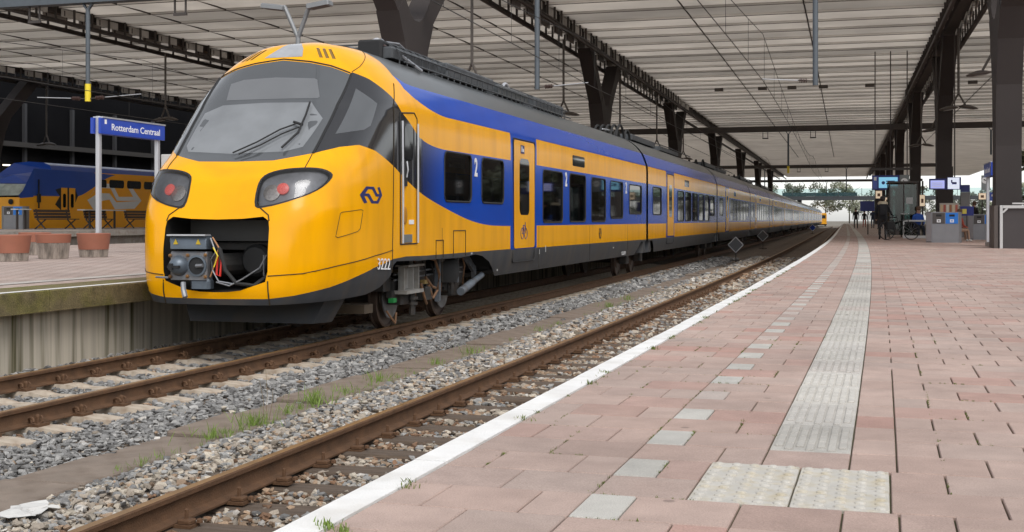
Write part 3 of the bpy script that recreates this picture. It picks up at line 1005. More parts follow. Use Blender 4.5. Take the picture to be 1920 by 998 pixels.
ws_r = [(math.pi / 2, 2.275), (1.392, 2.285), (1.229, 2.376), (1.179, 2.677), (1.109, 3.041), (1.0, 3.47), (1.14, 3.566), (1.315, 3.631), (math.pi / 2, 3.681)]
ws = W(ws_r) + mir(W(ws_r))[::-1]
mask_r = W([(1.222, 2.376), (1.172, 2.677), (1.102, 3.041), (.985, 3.505), (.849, 3.425), (.621, 3.211), (.502, 3.028), (.205, 2.818), (.102, 2.739), (0, 2.70), (0, 1.935), (.102, 1.971), (.205, 2.012), (.395, 2.097), (.586, 2.223), (.704, 2.312), (.876, 2.452), (.998, 2.509), (1.106, 2.467), (1.19, 2.405)])
swin_r = W([(.978, 3.27), (.825, 3.085), (.905, 2.775), (.956, 2.715), (1.125, 2.635)])
lamp_r = smooth_poly(W([(1.417, 1.742), (1.42, 1.94), (1.403, 2.083), (1.348, 2.149), (1.263, 2.176), (1.19, 2.166), (1.15, 2.10), (1.175, 1.99), (1.229, 1.883), (1.312, 1.786), (1.377, 1.735)]), True, 3)
lamp_c = [(1.335 + (p - 1.335) * 1.0, w) for p, w in lamp_r]
lcx = sum(p for p, w in lamp_r) / len(lamp_r); lcw = sum(w for p, w in lamp_r) / len(lamp_r)
lamp_out = [(lcx + (p - lcx) * 1.07, lcw + (w - lcw) * 1.09) for p, w in lamp_r]
def front_ps(x, z):   # psi of a point on the front at lateral x
    lo, hi = .3, math.pi / 2
    for _ in range(40):
        m_ = (lo + hi) / 2
        if nose_pt(m_, z).x > x: lo = m_
        else: hi = m_
    return lo
op_xz = [(.0, 1.565), (.35, 1.575), (.60, 1.60), (.675, 1.55), (.69, 1.46), (.69, .95), (.66, .83), (.50, .775), (.35, .725), (.18, .705), (0, .70)]
open_r = [(front_ps(x, z), z2w(z)) for x, z in op_xz]
opening = open_r + mir(open_r)[::-1]
skirt_r = [(math.pi / 2, .62), (1.367, .628), (1.281, .663), (1.152, .746), (1.022, .855), (.89, .948), (.667, 1.039), (.413, 1.06), (0, 1.05)]
skirt_l = W(skirt_r)
cut_r = W([(math.pi / 2, .40), (math.pi / 2, .548), (1.37, .551), (1.222, .57), (1.093, .583), (.948, .606), (.814, .68), (.69, .82), (.655, .96), (.60, 1.005), (0, .985), (0, .40)])
roof_r = W([(.70, 4.03), (.66, 3.96), (.60, 3.89), (.47, 3.766), (.434, 3.56), (.204, 3.475), (0, 3.46), (0, 4.03)])
brow = W([(1.775, 3.725), (1.697, 3.87), (1.655, 3.955), (1.60, 3.98), (1.50, 3.95), (1.425, 3.86), (1.40, 3.73)])
vents = [W([(1.292 - .062 * k, 3.868 - .008 * k), (1.262 - .062 * k, 3.868 - .008 * k), (1.212 - .055 * k, 3.71 - .008 * k), (1.242 - .055 * k, 3.71 - .008 * k)]) for k in range(3)]
blue_r = W([(0, 3.46), (.204, 3.475), (.434, 3.56), (.30, 3.38), (.10, 3.285), (0, 3.25)])
sk_band = lambda u: float(np.interp(u if u <= math.pi / 2 else math.pi - u, [p for p, w in skirt_l][::-1], [w for p, w in skirt_l][::-1]))
def nose_class(u, w):
    ur = u if u <= math.pi / 2 else math.pi - u
    if pip(cut_r, ur, w): return None
    if pip(opening, u, w): return None
    if pip(lamp_r, ur, w): return 'lamp' if u <= math.pi / 2 else 'lampl'
    if pip(lamp_out, ur, w): return 'rim' if u <= math.pi / 2 else 'riml'
    if pip(ws, u, w): return 'ws'
    if pip(swin_r, ur, w): return 'swin' if u <= math.pi / 2 else 'swinl'
    if pip(mask_r, ur, w): return 'mask' if u <= math.pi / 2 else 'maskl'
    if pip(roof_r, ur, w): return 'roof'
    if pip(blue_r, ur, w): return 'blue'
    if pip(brow, u, w): return 'brow'
    for v in vents:
        if pip(v, ur, w): return 'vent'
    if w < sk_band(u): return 'skirt'
    return 'yellow'
polys = [ws, opening, brow]
for p in (mask_r, swin_r, lamp_r, lamp_out, cut_r, roof_r, blue_r): polys += [p, mir(p)]
for v in vents: polys += [v, mir(v)]
NR_ = regions((0, math.pi, 0, WMAX), 90, 64, polys, [skirt_l, mir(skirt_l)], nose_class, nose_map, .03)
flip_n = nose_map(1.5, 1.0).y < 0 and NR_['yellow'][3][0].dot(NR_['yellow'][1][0]) < 0
def nose_part(key, name, mt, push=0.0, parent=None):
    o = region_obj(name, NR_[key], mt, parent or train, flip_n, False, push)
    return o
shell = in_car(nose_part('yellow', 'nose_shell', YEL), a0, rz1)
def np_(key, name, mt, push=0.0):
    return in_car(nose_part(key, name, mt, push), a0, rz1)
wsc = np_('ws', 'windscreen', WSG)
np_('mask', 'window_surround', BLK); np_('maskl', 'window_surround', BLK)
for k_ in ('swin', 'swinl'): np_(k_, 'side_window', WSG, .002)
np_('roof', 'nose_roof', RGR); np_('blue', 'nose_blue_panel', BLU); np_('skirt', 'nose_skirt', DGR)
np_('rim', 'headlight_rim', BLKM, .004); np_('riml', 'headlight_rim', BLKM, .004)
np_('vent', 'roof_vent', mat('vent_brown', (.22, .13, .03), .7), -.01)
np_('brow', 'top_headlight', mat('lamp_cover', (.36, .37, .39), .15, coat=.5, var=.15, vscale=6), .003)
def lens_mat():
    m_ = bpy.data.materials.new('lamp_lens'); m_.use_nodes = True
    N = m_.node_tree.nodes; L = m_.node_tree.links
    b = N['Principled BSDF']; b.inputs['Base Color'].default_value = (.9, .9, .9, 1); b.inputs['Roughness'].default_value = .03
    tr = N.new('ShaderNodeBsdfTransparent'); tr.inputs['Color'].default_value = (.82, .83, .85, 1)
    gl = N.new('ShaderNodeBsdfGlossy'); gl.inputs['Roughness'].default_value = .04
    fr = N.new('ShaderNodeFresnel'); fr.inputs['IOR'].default_value = 1.5
    mx = N.new('ShaderNodeMixShader'); L.new(fr.outputs[0], mx.inputs[0]); L.new(tr.outputs[0], mx.inputs[1]); L.new(gl.outputs[0], mx.inputs[2])
    L.new(mx.outputs[0], N['Material Output'].inputs['Surface'])
    return m_
LENS = lens_mat()
REDL = mat('tail_lamp_red', (.55, .13, .11), .3, emit=(.9, .12, .09), estr=.22, var=.6, vscale=120)
REFL = mat('lamp_reflector', (.42, .38, .34), .25, metal=.5, var=.3, vscale=40)
BOWL = mat('lamp_bowl', (.24, .24, .245), .3, metal=.3, var=.2, vscale=10)
for sgn, key in ((1, 'lamp'), (-1, 'lampl')):
    ln = np_(key, 'headlight', LENS, .004)
    ins = region_obj('lamp_bowl', NR_[key], BOWL, ln, flip_n, False, -.05)
    for ps, z, r_, mt, nm, pu in ((1.328, 1.945, .073, REDL, 'red_lamp', -.028), (1.372, 1.90, .105, REFL, 'reflector', -.040)):
        p = nose_pt(ps, z); e = .01
        n = (nose_pt(ps + e, z) - nose_pt(ps - e, z)).cross(nose_pt(ps, z + e) - nose_pt(ps, z - e)).normalized()
        if n.y > 0: n = -n
        q = p + n * pu
        M_ = Matrix.Translation(q) @ n.to_track_quat('Z', 'Y').to_matrix().to_4x4()
        m = MB(); m.lathe([(r_, -.012), (r_, .004), (r_ * .8, .012), (r_ * .4, .018), (.002, .02)], 20, M_)
        if sgn < 0: m.v = [(-x, y, zz) for x, y, zz in m.v]
        m.build(nm, mt, ln, smooth=True)

SEAM = mat('panel_seam', (.03, .02, .008), .8)
def seam(pts, r=.006, name='panel_seam', mt=None, step=.04, push=0.0):
    path = dens([(p, z2w(z)) for p, z in pts], step, False)
    m = MB(); m.tube([nose_map(u, w) + Vector((math.cos(u), -math.sin(u), 0)) * .003 for u, w in path], r, 5); return in_car(m.build(name, mt or SEAM, train), a0, rz1)
both = lambda pts, **k: (seam(pts, **k), seam([(math.pi - p, z) for p, z in pts], **k))
both([(.517, 3.42), (.634, 3.076), (.656, 2.36), (.667, 1.649), (.676, 1.224), (.676, .86)], r=.008)
both([(front_ps(.69, .90), .90), (1.249, .925), (1.115, 1.006), (.892, 1.099), (.667, 1.16)])
both([(front_ps(.69, .84), .84), (front_ps(.69, .55), .55)], r=.008)
both([(1.229, 2.37), (1.24, 2.278), (1.252, 2.19)])
both([(1.417, 1.735), (front_ps(.66, 1.62), 1.62), (front_ps(.68, 1.55), 1.55)], r=.008)
both([(.626, 3.90), (.75, 3.78), (.90, 3.60), (.985, 3.51)], r=.005)
both([(1.10, 1.655), (.998, 1.69), (.985, 1.68), (1.003, 1.45), (1.02, 1.415), (1.12, 1.345), (1.128, 1.36), (1.108, 1.64), (1.10, 1.655)], r=.004)
seam([(1.0, 3.49), (1.14, 3.585), (1.315, 3.65), (math.pi / 2, 3.70), (math.pi - 1.315, 3.65), (math.pi - 1.14, 3.585), (math.pi - 1.0, 3.49)], r=.012, name='windscreen_trim', mt=BLKM)
both([(1.226, 2.376), (1.176, 2.677), (1.106, 3.041), (.992, 3.48)], r=.016, name='windscreen_trim', mt=BLKM)
# inner blind and screen of the windscreen, colour lightened to suggest reflected light
INN = mat('inner_screen', (.14, .145, .152), .3, var=.1, vscale=2, coat=.5)
def patch(poly, name, mt, push, parent=None, step=.05):
    d = regions((min(p for p, w in poly), max(p for p, w in poly), min(w for p, w in poly), max(w for p, w in poly)), 16, 12, [poly], [], lambda u, w: 'k' if pip(poly, u, w) else None, nose_map, step)['k']
    return in_car(region_obj(name, d, mt, parent or train, flip_n, False, push), a0, rz1)
patch(W([(1.86, 3.12), (1.32, 3.12), (1.225, 3.12), (1.215, 3.14), (1.24, 3.38), (1.26, 3.40), (math.pi / 2, 3.43), (1.83, 3.41), (1.92, 3.36)]), 'sun_blind', INN, .0025)
patch(W([(1.86, 2.42), (1.62, 2.38), (1.36, 2.40), (1.275, 2.46), (1.19, 2.84), (1.26, 3.06), (math.pi / 2, 3.07), (1.86, 3.05), (1.96, 2.95), (1.90, 2.5)]), 'inner_screen', mat('inner_screen_low', (.20, .21, .22), .2, var=.15, vscale=2.5, coat=.6), .002)

# wiper
def on_ws(ps, z, out):
    p = nose_pt(ps, z); return p + Vector((0, -.8, .6)) * out
wp = link('wiper', None, train); in_car(wp, a0, rz1)
for nm, pts, r_ in (('wiper_blade', [(1.365, 2.42), (1.30, 2.62), (1.275, 2.86), (1.262, 3.03)], .014), ('wiper_arm', [(1.60, 2.36), (1.50, 2.5), (1.40, 2.66), (1.315, 2.74)], .011), ('wiper_arm', [(1.565, 2.34), (1.475, 2.46), (1.385, 2.60), (1.30, 2.69)], .011), ('wiper_link', [(1.335, 2.76), (1.285, 2.72)], .018)):
    m = MB(); m.tube([on_ws(p, z, .05) for p, z in pts], r_, 6); m.build(nm, BLKM, wp)

# ---- coupler pocket
m = MB()
pocket = [(nose_pt(p, w2z(w))) for p, w in dens(opening, .12)]
n_ = len(pocket)
m.v = [tuple(p + Vector((0, .012, 0))) for p in pocket] + [(p.x * .97, -1.75, .5 + (p.z - .5) * 1.0) for p in pocket]
m.f = [(i, (i + 1) % n_, n_ + (i + 1) % n_, n_ + i) for i in range(n_)] + [tuple(range(n_, 2 * n_))]
in_car(m.build('coupler_pocket', mat('pocket_black', (.012, .011, .010), .85), train, fix=False), a0, rz1)
m = MB(); m.box(-.66, .66, -2.75, -2.68, 1.30, 1.56); in_car(m.build('pocket_panel', mat('pocket_panel', (.06, .058, .055), .6, var=.1), train), a0, rz1)
m = MB(); m.box(-.66, .66, -2.62, -2.5, 1.19, 1.28); in_car(m.build('pocket_beam', DST, train), a0, rz1)
cp = in_car(link('coupler', None, train), a0 + Vector((.05, 0, -.015)), rz1)
CG = mat('coupler_grey', (.19, .195, .21), .45, metal=.4, var=.2, vscale=9, dirt=(.16, .11, .07), dscale=7, damt=.7)
CGD = mat('coupler_bluegrey', (.12, .145, .175), .4, metal=.4, var=.2, vscale=8)
YB = -3.42
m = MB(); m.bev(-.60, -.11, 0, .16, 0, .34, .02, Matrix.Translation((0, YB, .86))); m.build('coupler_plate', CG, cp)
Mx = lambda x, y, z: Matrix.Translation((x, y, z)) @ Matrix.Rotation(R(90), 4, 'X')
m = MB(); m.lathe([(.125, 0), (.125, .01), (.11, .05), (.085, .09), (.045, .12), (.01, .125)], 24, Mx(-.475, YB, 1.03)); m.build('coupler_cone', CGD, cp, smooth=True)
m = MB(); m.box(-.555, -.40, YB - .14, YB - .05, 1.005, 1.035); m.box(-.535, -.485, YB - .15, YB - .05, .985, 1.06); m.build('coupler_slot', BLKM, cp)
m = MB(); m.lathe([(.12, 0), (.12, .012), (.105, .014), (.10, -.03), (.02, -.035)], 24, Mx(-.235, YB - .002, 1.03)); m.build('coupler_cup', BLKM, cp, smooth=True)
m = MB(); m.lathe([(.128, -.005), (.128, .014), (.104, .016), (.104, -.005)], 24, Mx(-.235, YB - .002, 1.03)); m.build('cup_ring', CGD, cp, smooth=True)
m = MB(); m.tube([(-.24, YB - .01, 1.03), (-.14, YB - .03, 1.035)], .022, 8); m.build('cup_hook', STL, cp)
m = MB(); m.tube([(-.585, YB + .05, 1.325), (-.095, YB + .05, 1.325)], .075, 14); m.bev(-.58, -.10, -.03, .12, -.07, .05, .01, Matrix.Translation((0, YB, 1.30))); m.build('contact_cover', CGD, cp, smooth=True)
m = MB(); m.beam((-.60, YB, 1.395), (-.09, YB, 1.395), .14, .018); m.build('cover_flap', ALU, cp)
for x in (-.50, -.20):
    m = MB(); m.prism([(-.033, -.03), (.033, -.03), (0, .035)], 0, .004, lambda u, v, w, x=x: Vector((x + u, YB - .034 - w, 1.315 + v))); m.build('warning_triangle', mat('warning_yellow', (.55, .38, .02), .6), cp)
for x, z in ((-.355, 1.155), (-.36, .905), (-.12, 1.16), (-.12, .90), (-.59, 1.15), (-.59, .90)):
    m = MB(); m.lathe([(.022, 0), (.022, .012), (.012, .016), (.01, .03)], 8, Mx(x, YB - .004, z)); m.build('bolt', mat('bolt_rust', (.25, .13, .05), .6, metal=.4), cp)
m = MB(); m.bev(-.34, -.08, 0, .14, 0, .12, .03, Matrix.Translation((0, YB + .01, .755))); m.build('lower_block', CGD, cp)
m = MB(); m.tube([(-.40, YB - .03, .83), (-.38, YB - .06, .75), (-.34, YB - .09, .66)], .032, 8); m.build('guide_horn', STL, cp, smooth=True)
m = MB(); m.tube([(-.63, YB + .02, .885), (-.80, YB + .02, .89)], .014, 6); m.build('side_pin', STL, cp)
m = MB(); m.tube([(-.20, YB + .1, 1.03), (-.02, -2.4, 1.03), (.15, -1.8, 1.0)], .14, 12); m.build('draft_bar', DST, cp)
m = MB(); m.lathe([(.20, 0), (.20, .10), (.16, .14)], 20, Mx(.22, -2.7, 1.08)); m.build('buffer_drum', mat('drum_black', (.02, .02, .02), .5), cp, smooth=True)
for nm, pts, r_, mt in (('red_lever', [(.03, YB + .02, 1.15), (.02, YB, .93), (.07, YB, .91), (.08, YB + .02, 1.13)], .014, mat('lever_red', (.6, .03, .02), .4)),
                        ('air_hose', [(-.08, YB + .1, 1.33), (.06, YB + .02, 1.22), (.14, YB, .98), (.28, YB, .83), (.46, YB + .1, .80), (.62, -3.0, 1.0)], .024, RUB),
                        ('cable', [(-.07, YB + .02, 1.36), (.01, YB, 1.2), (-.05, YB, 1.1), (-.03, YB, .98), (.05, YB, .85), (.25, YB, .82)], .010, STL),
                        ('cable', [(-.04, YB + .02, 1.37), (.04, YB + .02, 1.25), (.0, YB, 1.05), (-.06, YB, .9)], .009, mat('cable_copper', (.45, .22, .10), .5, metal=.4)),
                        ('cable', [(.02, YB, .84), (.2, YB - .02, .80), (.36, YB, .88), (.42, -3.1, 1.0), (.46, -3.0, 1.15)], .010, STL),
                        ('cable', [(-.02, YB, 1.25), (.05, YB - .02, 1.15), (.0, YB - .02, 1.02)], .008, YTIP),
                        ('pipe', [(.52, -3.0, .85), (.52, -3.0, 1.2), (.45, -2.9, 1.22)], .016, STL), ('pipe', [(.40, -2.95, .9), (.40, -2.95, 1.15)], .012, STL), ('pipe', [(.60, -3.0, .8), (.60, -3.0, 1.3)], .018, DST)):
    m = MB(); m.tube(pts, r_, 7); m.build(nm, mt, cp, smooth=True)

# ---- snow plough and lower front
m = MB()
m.prism([(-1.10, -2.0), (-.98, -2.35), (.98, -2.35), (1.10, -2.0)], .27, .56, lambda u, v, w: Vector((u * (1 + (.56 - w) * -.45), v - (.56 - w) * .3, w)))
in_car(m.build('plough', DGR, train), a0, rz1)
m = MB(); m.box(-.5, .5, -2.2, 18, .52, .60); in_car(m.build('centre_sill', BLKM, train), a0, rz1)

# ---- logo on the nose and sides: two bent arrows
def ns_arrow():
    a = [(-.50, .0), (-.28, .42), (.02, .42), (.22, .06), (.50, .06), (.50, -.06)]
    hw = .075
    mb = MB()
    s1 = [(-.34, -.46), (-.50, -.02), (-.27, .40), (.02, .40), (.22, .0), (.46, .0)]
    s2 = [(-x, -y) for x, y in s1]
    def strip(pts):
        L_, R_ = [], []
        for i, p in enumerate(pts):
            q0 = pts[max(i - 1, 0)]; q1 = pts[min(i + 1, len(pts) - 1)]
            d1 = Vector((p[0] - q0[0], p[1] - q0[1])); d2 = Vector((q1[0] - p[0], q1[1] - p[1]))
            d = (d1.normalized() if d1.length else d2.normalized()) + (d2.normalized() if d2.length else d1.normalized()); d.normalize()
            n = Vector((-d.y, d.x)); k = 1 / max(.55, n.dot(Vector((-d1.y, d1.x)).normalized()) if d1.length else 1)
            L_.append((p[0] + n.x * hw * k, p[1] + n.y * hw * k)); R_.append((p[0] - n.x * hw * k, p[1] - n.y * hw * k))
        return [((L_[i], L_[i + 1], R_[i + 1], R_[i])) for i in range(len(pts) - 1)]
    return strip(s1) + strip(s2)
NAVY = mat('navy_print', (.012, .018, .12), .5)
m = MB()
for q in ns_arrow():
    c = [nose_pt(.91 - x * .165, 1.878 + y * .225) for x, y in q]
    nrm = Vector((c[1] - c[0])).cross(c[2] - c[0]); 
    out_ = Vector((.8, -.6, 0)) * .004
    m.add([v + out_ for v in c], [(0, 1, 2, 3)])
in_car(m.build('logo', NAVY, train, fix=False), a0, rz1)

# number 3222 on the skirt
p0 = nose_pt(.80, .975); pa, pb = nose_pt(.885, .975), nose_pt(.712, .955)
dx = (pb - pa).normalized(); nz = dx.cross(Vector((0, 0, 1))).normalized(); up = nz.cross(dx) * -1
if up.z < 0: up = -up
Mn = Matrix.Translation(p0 + nz * .012 * (1 if nz.x > 0 else -1)) @ Matrix((dx, up, dx.cross(up))).transposed().to_4x4()
o = place_text('3222', .21, SGW, train, Mn, bold=.0, width=.42); in_car(o, a0, rz1)

# ================================================================== car bodies
def hw_z(z): return NH(z)
CUTS = [(.4, .4), (.4, .62)]
zmax = 3.46
def side_map(sgn):
    return lambda u, w: Vector((sgn * hw_z(w), u, w))
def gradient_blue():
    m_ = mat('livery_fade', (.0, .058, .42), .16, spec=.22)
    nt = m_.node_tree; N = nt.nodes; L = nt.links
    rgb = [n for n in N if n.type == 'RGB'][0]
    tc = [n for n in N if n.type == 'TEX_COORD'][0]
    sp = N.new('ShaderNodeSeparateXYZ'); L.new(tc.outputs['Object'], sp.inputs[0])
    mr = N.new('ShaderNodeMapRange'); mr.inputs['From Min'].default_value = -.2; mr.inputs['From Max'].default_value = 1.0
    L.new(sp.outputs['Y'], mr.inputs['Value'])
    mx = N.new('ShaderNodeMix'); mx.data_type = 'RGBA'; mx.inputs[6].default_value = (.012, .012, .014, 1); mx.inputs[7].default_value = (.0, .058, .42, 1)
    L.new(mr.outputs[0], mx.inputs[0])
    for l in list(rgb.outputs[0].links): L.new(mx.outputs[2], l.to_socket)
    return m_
FADE = gradient_blue()

def train_glass():
    m_ = bpy.data.materials.new('train_window_glass'); m_.use_nodes = True
    N = m_.node_tree.nodes; L = m_.node_tree.links
    tr = N.new('ShaderNodeBsdfTransparent'); tr.inputs['Color'].default_value = (.20, .215, .22, 1)
    gl = N.new('ShaderNodeBsdfGlossy'); gl.inputs['Roughness'].default_value = .03; gl.inputs['Color'].default_value = (.9, .9, .9, 1)
    fr = N.new('ShaderNodeFresnel'); fr.inputs['IOR'].default_value = 1.45
    mx = N.new('ShaderNodeMixShader'); L.new(fr.outputs[0], mx.inputs[0]); L.new(tr.outputs[0], mx.inputs[1]); L.new(gl.outputs[0], mx.inputs[2])
    L.new(mx.outputs[0], N['Material Output'].inputs['Surface'])
    return m_
TGL = train_glass()
SEATM = mat('seat_cloth', (.03, .05, .12), .8, var=.1)
SEATS = MB().prism([(0, .0), (.45, .0), (.47, .42), (.16, .44), (.05, 1.15), (-.08, 1.15), (-.02, .2)], -.5, .5, lambda u, v, w: Vector((w, u, v))).mesh('seat', SEATM)
INTW = mat('interior_wall', (.35, .35, .34), .6)

def build_car(idx, a, rz, L_, first):
    """side regions of one car; y runs 0..L_ in the car frame"""
    wins, doors, small = [], [], []
    if first:
        wins = [(1.0, 2.32, 1.84, 2.585), (2.88, 4.16, 1.84, 2.575), (6.90, 8.54, 1.51, 2.535), (9.18, 10.75, 1.52, 2.54), (11.38, 12.98, 1.52, 2.53), (13.58, 15.2, 1.60, 2.52), (16.12, 18.0, 1.72, 2.50)]
        doors = [(4.77, 6.28)]
        small = [(9.47, 10.66, 2.72, 2.95)]
    else:
        wins = [(.85, 2.55, 1.72, 2.53)] + [(6.2 + 1.95 * k, 7.8 + 1.95 * k, 1.52, 2.53) for k in range(5)] + [(15.9, 17.5, 1.72, 2.53)]
        doors = [(3.75, 5.25)]
        small = [(8.0, 9.2, 2.72, 2.95)]
    wp_ = [rrect(x0, x1, z0, z1, .11) for x0, x1, z0, z1 in wins]
    sp_ = [rrect(x0, x1, z0, z1, .05) for x0, x1, z0, z1 in small]
    dl = [rrect(x0 + .05, x1 - .03, 1.045, 3.0, .07) for x0, x1 in doors]
    dw = [rrect((x0 + x1) / 2 - .34, (x0 + x1) / 2 + .34, 1.65, 2.68, .13) for x0, x1 in doors]
    dt = [[(x0 - .08, .62), (x1 + .12, .62), (x1 + .12, 3.10), (x0 - .08, 3.10)] for x0, x1 in doors]
    if first:
        upT = smooth_poly([(-.14, 3.285), (.39, 3.17), (.97, 3.105), (1.6, 3.10)]) + [(4.62, 3.10)]
        upB = smooth_poly([(-.14, 2.745), (.24, 2.66), (.88, 2.61), (1.94, 2.61)]) + [(4.62, 2.615)]
        low = smooth_poly([(-.14, 1.965), (.39, 1.85), (1.31, 1.69), (2.32, 1.545), (3.34, 1.47), (4.6, 1.45)])
        bands_up = [upT + upB[::-1], [(6.44, 2.605), (L_, 2.595), (L_, 3.095), (6.44, 3.10)]]
        yel_low = [low + [(4.6, 1.045), (-.14, 1.05)], [(6.44, 1.03), (L_, 1.0), (L_, 1.445), (6.44, 1.45)]]
        hole = [(-.2, .38), (-.2, .99), (1.9, .975), (2.2, .985), (2.55, 1.005), (2.95, .965), (3.35, .86), (3.62, .74), (3.85, .62), (3.9, .38)]
    else:
        bands_up = [[(0, 2.6), (3.6, 2.6), (3.6, 3.1), (0, 3.1)], [(5.4, 2.6), (L_, 2.6), (L_, 3.1), (5.4, 3.1)]]
        yel_low = [[(0, 1.0), (3.6, 1.0), (3.6, 1.445), (0, 1.445)], [(5.4, 1.0), (L_, 1.0), (L_, 1.445), (5.4, 1.445)]]
        hole = [(-.1, .38), (-.1, .95), (.8, .95), (1.5, .62), (1.5, .38)]
    hole2 = [(L_ + .1, .38), (L_ + .1, .95), (L_ - .8, .95), (L_ - 1.5, .62), (L_ - 1.5, .38)]
    zlow = 1.0 if not first else 1.03
    def cls(u, w):
        if pip(hole, u, w) or pip(hole2, u, w): return None
        for i, p in enumerate(wp_):
            if pip(p, u, w): return ('win', i)
        for i, p in enumerate(sp_):
            if pip(p, u, w): return ('small', i)
        for i, p in enumerate(dw):
            if pip(p, u, w): return ('dwin', i)
        for i, p in enumerate(dl):
            if pip(p, u, w): return ('door', i)
        for p in dt:
            if pip(p, u, w) and w > zlow: return 'blue'
        for p in bands_up + yel_low:
            if pip(p, u, w): return 'yellow'
        if w < zlow + (.02 if first and u < 4.7 else 0): return 'skirt'
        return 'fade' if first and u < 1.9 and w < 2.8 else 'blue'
    body_polys = wp_ + sp_ + dw + dl + dt + bands_up + yel_low + [hole, hole2]
    lines = [[(0, zlow), (L_, zlow)]] + [[(0, z_), (L_, z_)] for z_ in (2.84, 2.9, 2.97, 3.04, 3.16, 3.22, 3.28, 3.34, 3.40)] + ([[(1.9, 1.2), (1.9, 2.7)]] if first else [])
    for sgn in ((1, -1) if idx < 3 else (1,)):
        rg = regions((0, L_, .60, zmax), int(L_ * 1.6), 14, [p for p in body_polys], lines, cls, side_map(sgn), .25)
        ref = rg['blue']
        fl = (ref[3][0].x * sgn) < 0
        def ro(key, nm, mt, parent, push=0.0):
            if key in rg: return region_obj(nm, rg[key], mt, parent, fl, False, push)
        body = in_car(ro('yellow', 'car_side', YEL, train), a, rz)
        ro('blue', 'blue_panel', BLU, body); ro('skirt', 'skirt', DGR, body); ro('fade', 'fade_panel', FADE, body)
        for k in rg:
            if isinstance(k, tuple):
                kind, i = k
                if kind == 'win':
                    ro(k, 'window', TGL if idx < 2 else GLS, body, -.012)
                    x0, x1, z0, z1 = wins[i]
                    path = [(sgn * (hw_z(z) + .001), y, z) for y, z in rrect(x0, x1, z0, z1, .11)]
                    if idx < 2:
                        m = MB(); m.tube(path + path[:1], .016, 5); m.build('window_seal', RUB, body)
                elif kind == 'small': ro(k, 'destination_display', GLS, body, .003)
                elif kind == 'dwin': ro(k, 'door_window', TGL if idx < 2 else GLS, body, .010)
                elif kind == 'door':
                    d = ro(k, 'door', YEL, body, .008)
                    x0, x1 = doors[i]
                    if idx < 2:
                        path = [(sgn * (hw_z(z) + .006), y, z) for y, z in rrect(x0, x1, .80, 3.02, .06)]
                        m = MB(); m.tube(path + path[:1], .012, 5); m.build('door_seal', RUB, body)
        if sgn == 1: right = body
    # roof
    prof = [(hw_z(z) * s, z) for s, zs in ((1, np.linspace(zmax, 4.02, 12)), (-1, np.linspace(4.02, zmax, 12))) for z in zs]
    m = MB(); n = len(prof)
    ys = frange(0, L_, 1.0)
    for y in ys:
        for x, z in prof: m.v.append((x, y, z))
    for i in range(len(ys) - 1):
        for j in range(n - 1): m.f.append((i * n + j, i * n + j + 1, (i + 1) * n + j + 1, (i + 1) * n + j))
    roof_o = in_car(m.build('car_roof', RGR, train, smooth='all'), a, rz)
    m = MB(); m.box(-1.2, 1.2, 4.0 if first else .05, L_ - .05, .70, .95)
    if first: m.box(-1.25, 1.25, -2.0, 3.9, 1.06, 1.10)

    in_car(m.build('car_floor', BLKM, train), a, rz)
    if idx < 2:
        m = MB(); m.box(-1.33, 1.33, .3, L_ - .1, 1.10, 1.14); in_car(m.build('interior_floor', mat('floor_dark', (.08, .08, .085), .7), train), a, rz)
        m = MB(); m.box(-1.2, 1.2, .3, L_ - .1, 3.18, 3.22); in_car(m.build('interior_ceiling', INTW, train), a, rz)
        m = MB(); m.box(-1.3, 1.3, .32, .38, 1.14, 3.18); in_car(m.build('interior_wall', INTW, train), a, rz)
        for y_ in list(np.arange(.9, 4.2, .95)) + list(np.arange(6.9, L_ - .8, .95)):
            for sx_ in (-.82, .82):
                o = link('seat', SEATS, train); in_car(o, a + Matrix.Rotation(rz, 3, 'Z') @ Vector((sx_, y_, 1.14)), rz)
    # end wall and bellows
    m = MB(); m.prism([(hw_z(z) * s * .94, z) for s, zs in ((1, (.9, 2, 3, 3.4, 3.7, 3.95)), (-1, (3.95, 3.7, 3.4, 3, 2, .9))) for z in zs], L_ - .06, L_ + .30, lambda u, v, w: Vector((u, w, v)))
    in_car(m.build('bellows', RUB, train), a, rz)
    return right, roof_o

def bogie(a, rz, y, full=False):
    b = in_car(link('bogie', None, train), a + Matrix.Rotation(rz, 3, 'Z') @ Vector((0, y, 0)), rz)
    for s in (-1, 1):
        for dy in (-1.15, 1.15):
            Mw = Matrix.Translation((s * .70, dy, .43)) @ Matrix.Rotation(R(90) * s, 4, 'Y')
            m = MB(); m.lathe([(.46, -.06), (.46, -.035), (.43, -.03), (.43, .05), (.40, .06), (.39, .035), (.22, .02), (.20, .05), (.08, .06), (.07, .10), (.01, .10)], 32, Mw)
            m.build('wheel', mat('wheel_steel', (.10, .075, .062), .5, metal=.5, var=.3, vscale=7, dirt=(.16, .10, .07), dscale=6, damt=.5), b, smooth=True)
        m = MB(); m.beam((s * .92, -1.5, .62), (s * .92, 1.5, .62), .12, .16); m.build('side_frame', DST, b)
        for dy in (-1.15, 1.15):
            m = MB(); m.bev(-.12, .12, -.16, .16, 0, .26, .03, Matrix.Translation((s * .93, dy, .34))); m.build('axle_box', DST, b)
            m = MB(); m.tube([(s * .93 + .09 * math.cos(q), dy + .09 * math.sin(q), .60 + q * .006) for q in np.linspace(0, 30, 80)], .016, 5); m.build('coil_spring', DST, b)
    m = MB(); m.tube([(-.75, -1.15, .43), (.75, -1.15, .43)], .07, 10); m.build('axle', DST, b)
    m = MB(); m.tube([(-.75, 1.15, .43), (.75, 1.15, .43)], .07, 10); m.build('axle', DST, b)
    return b

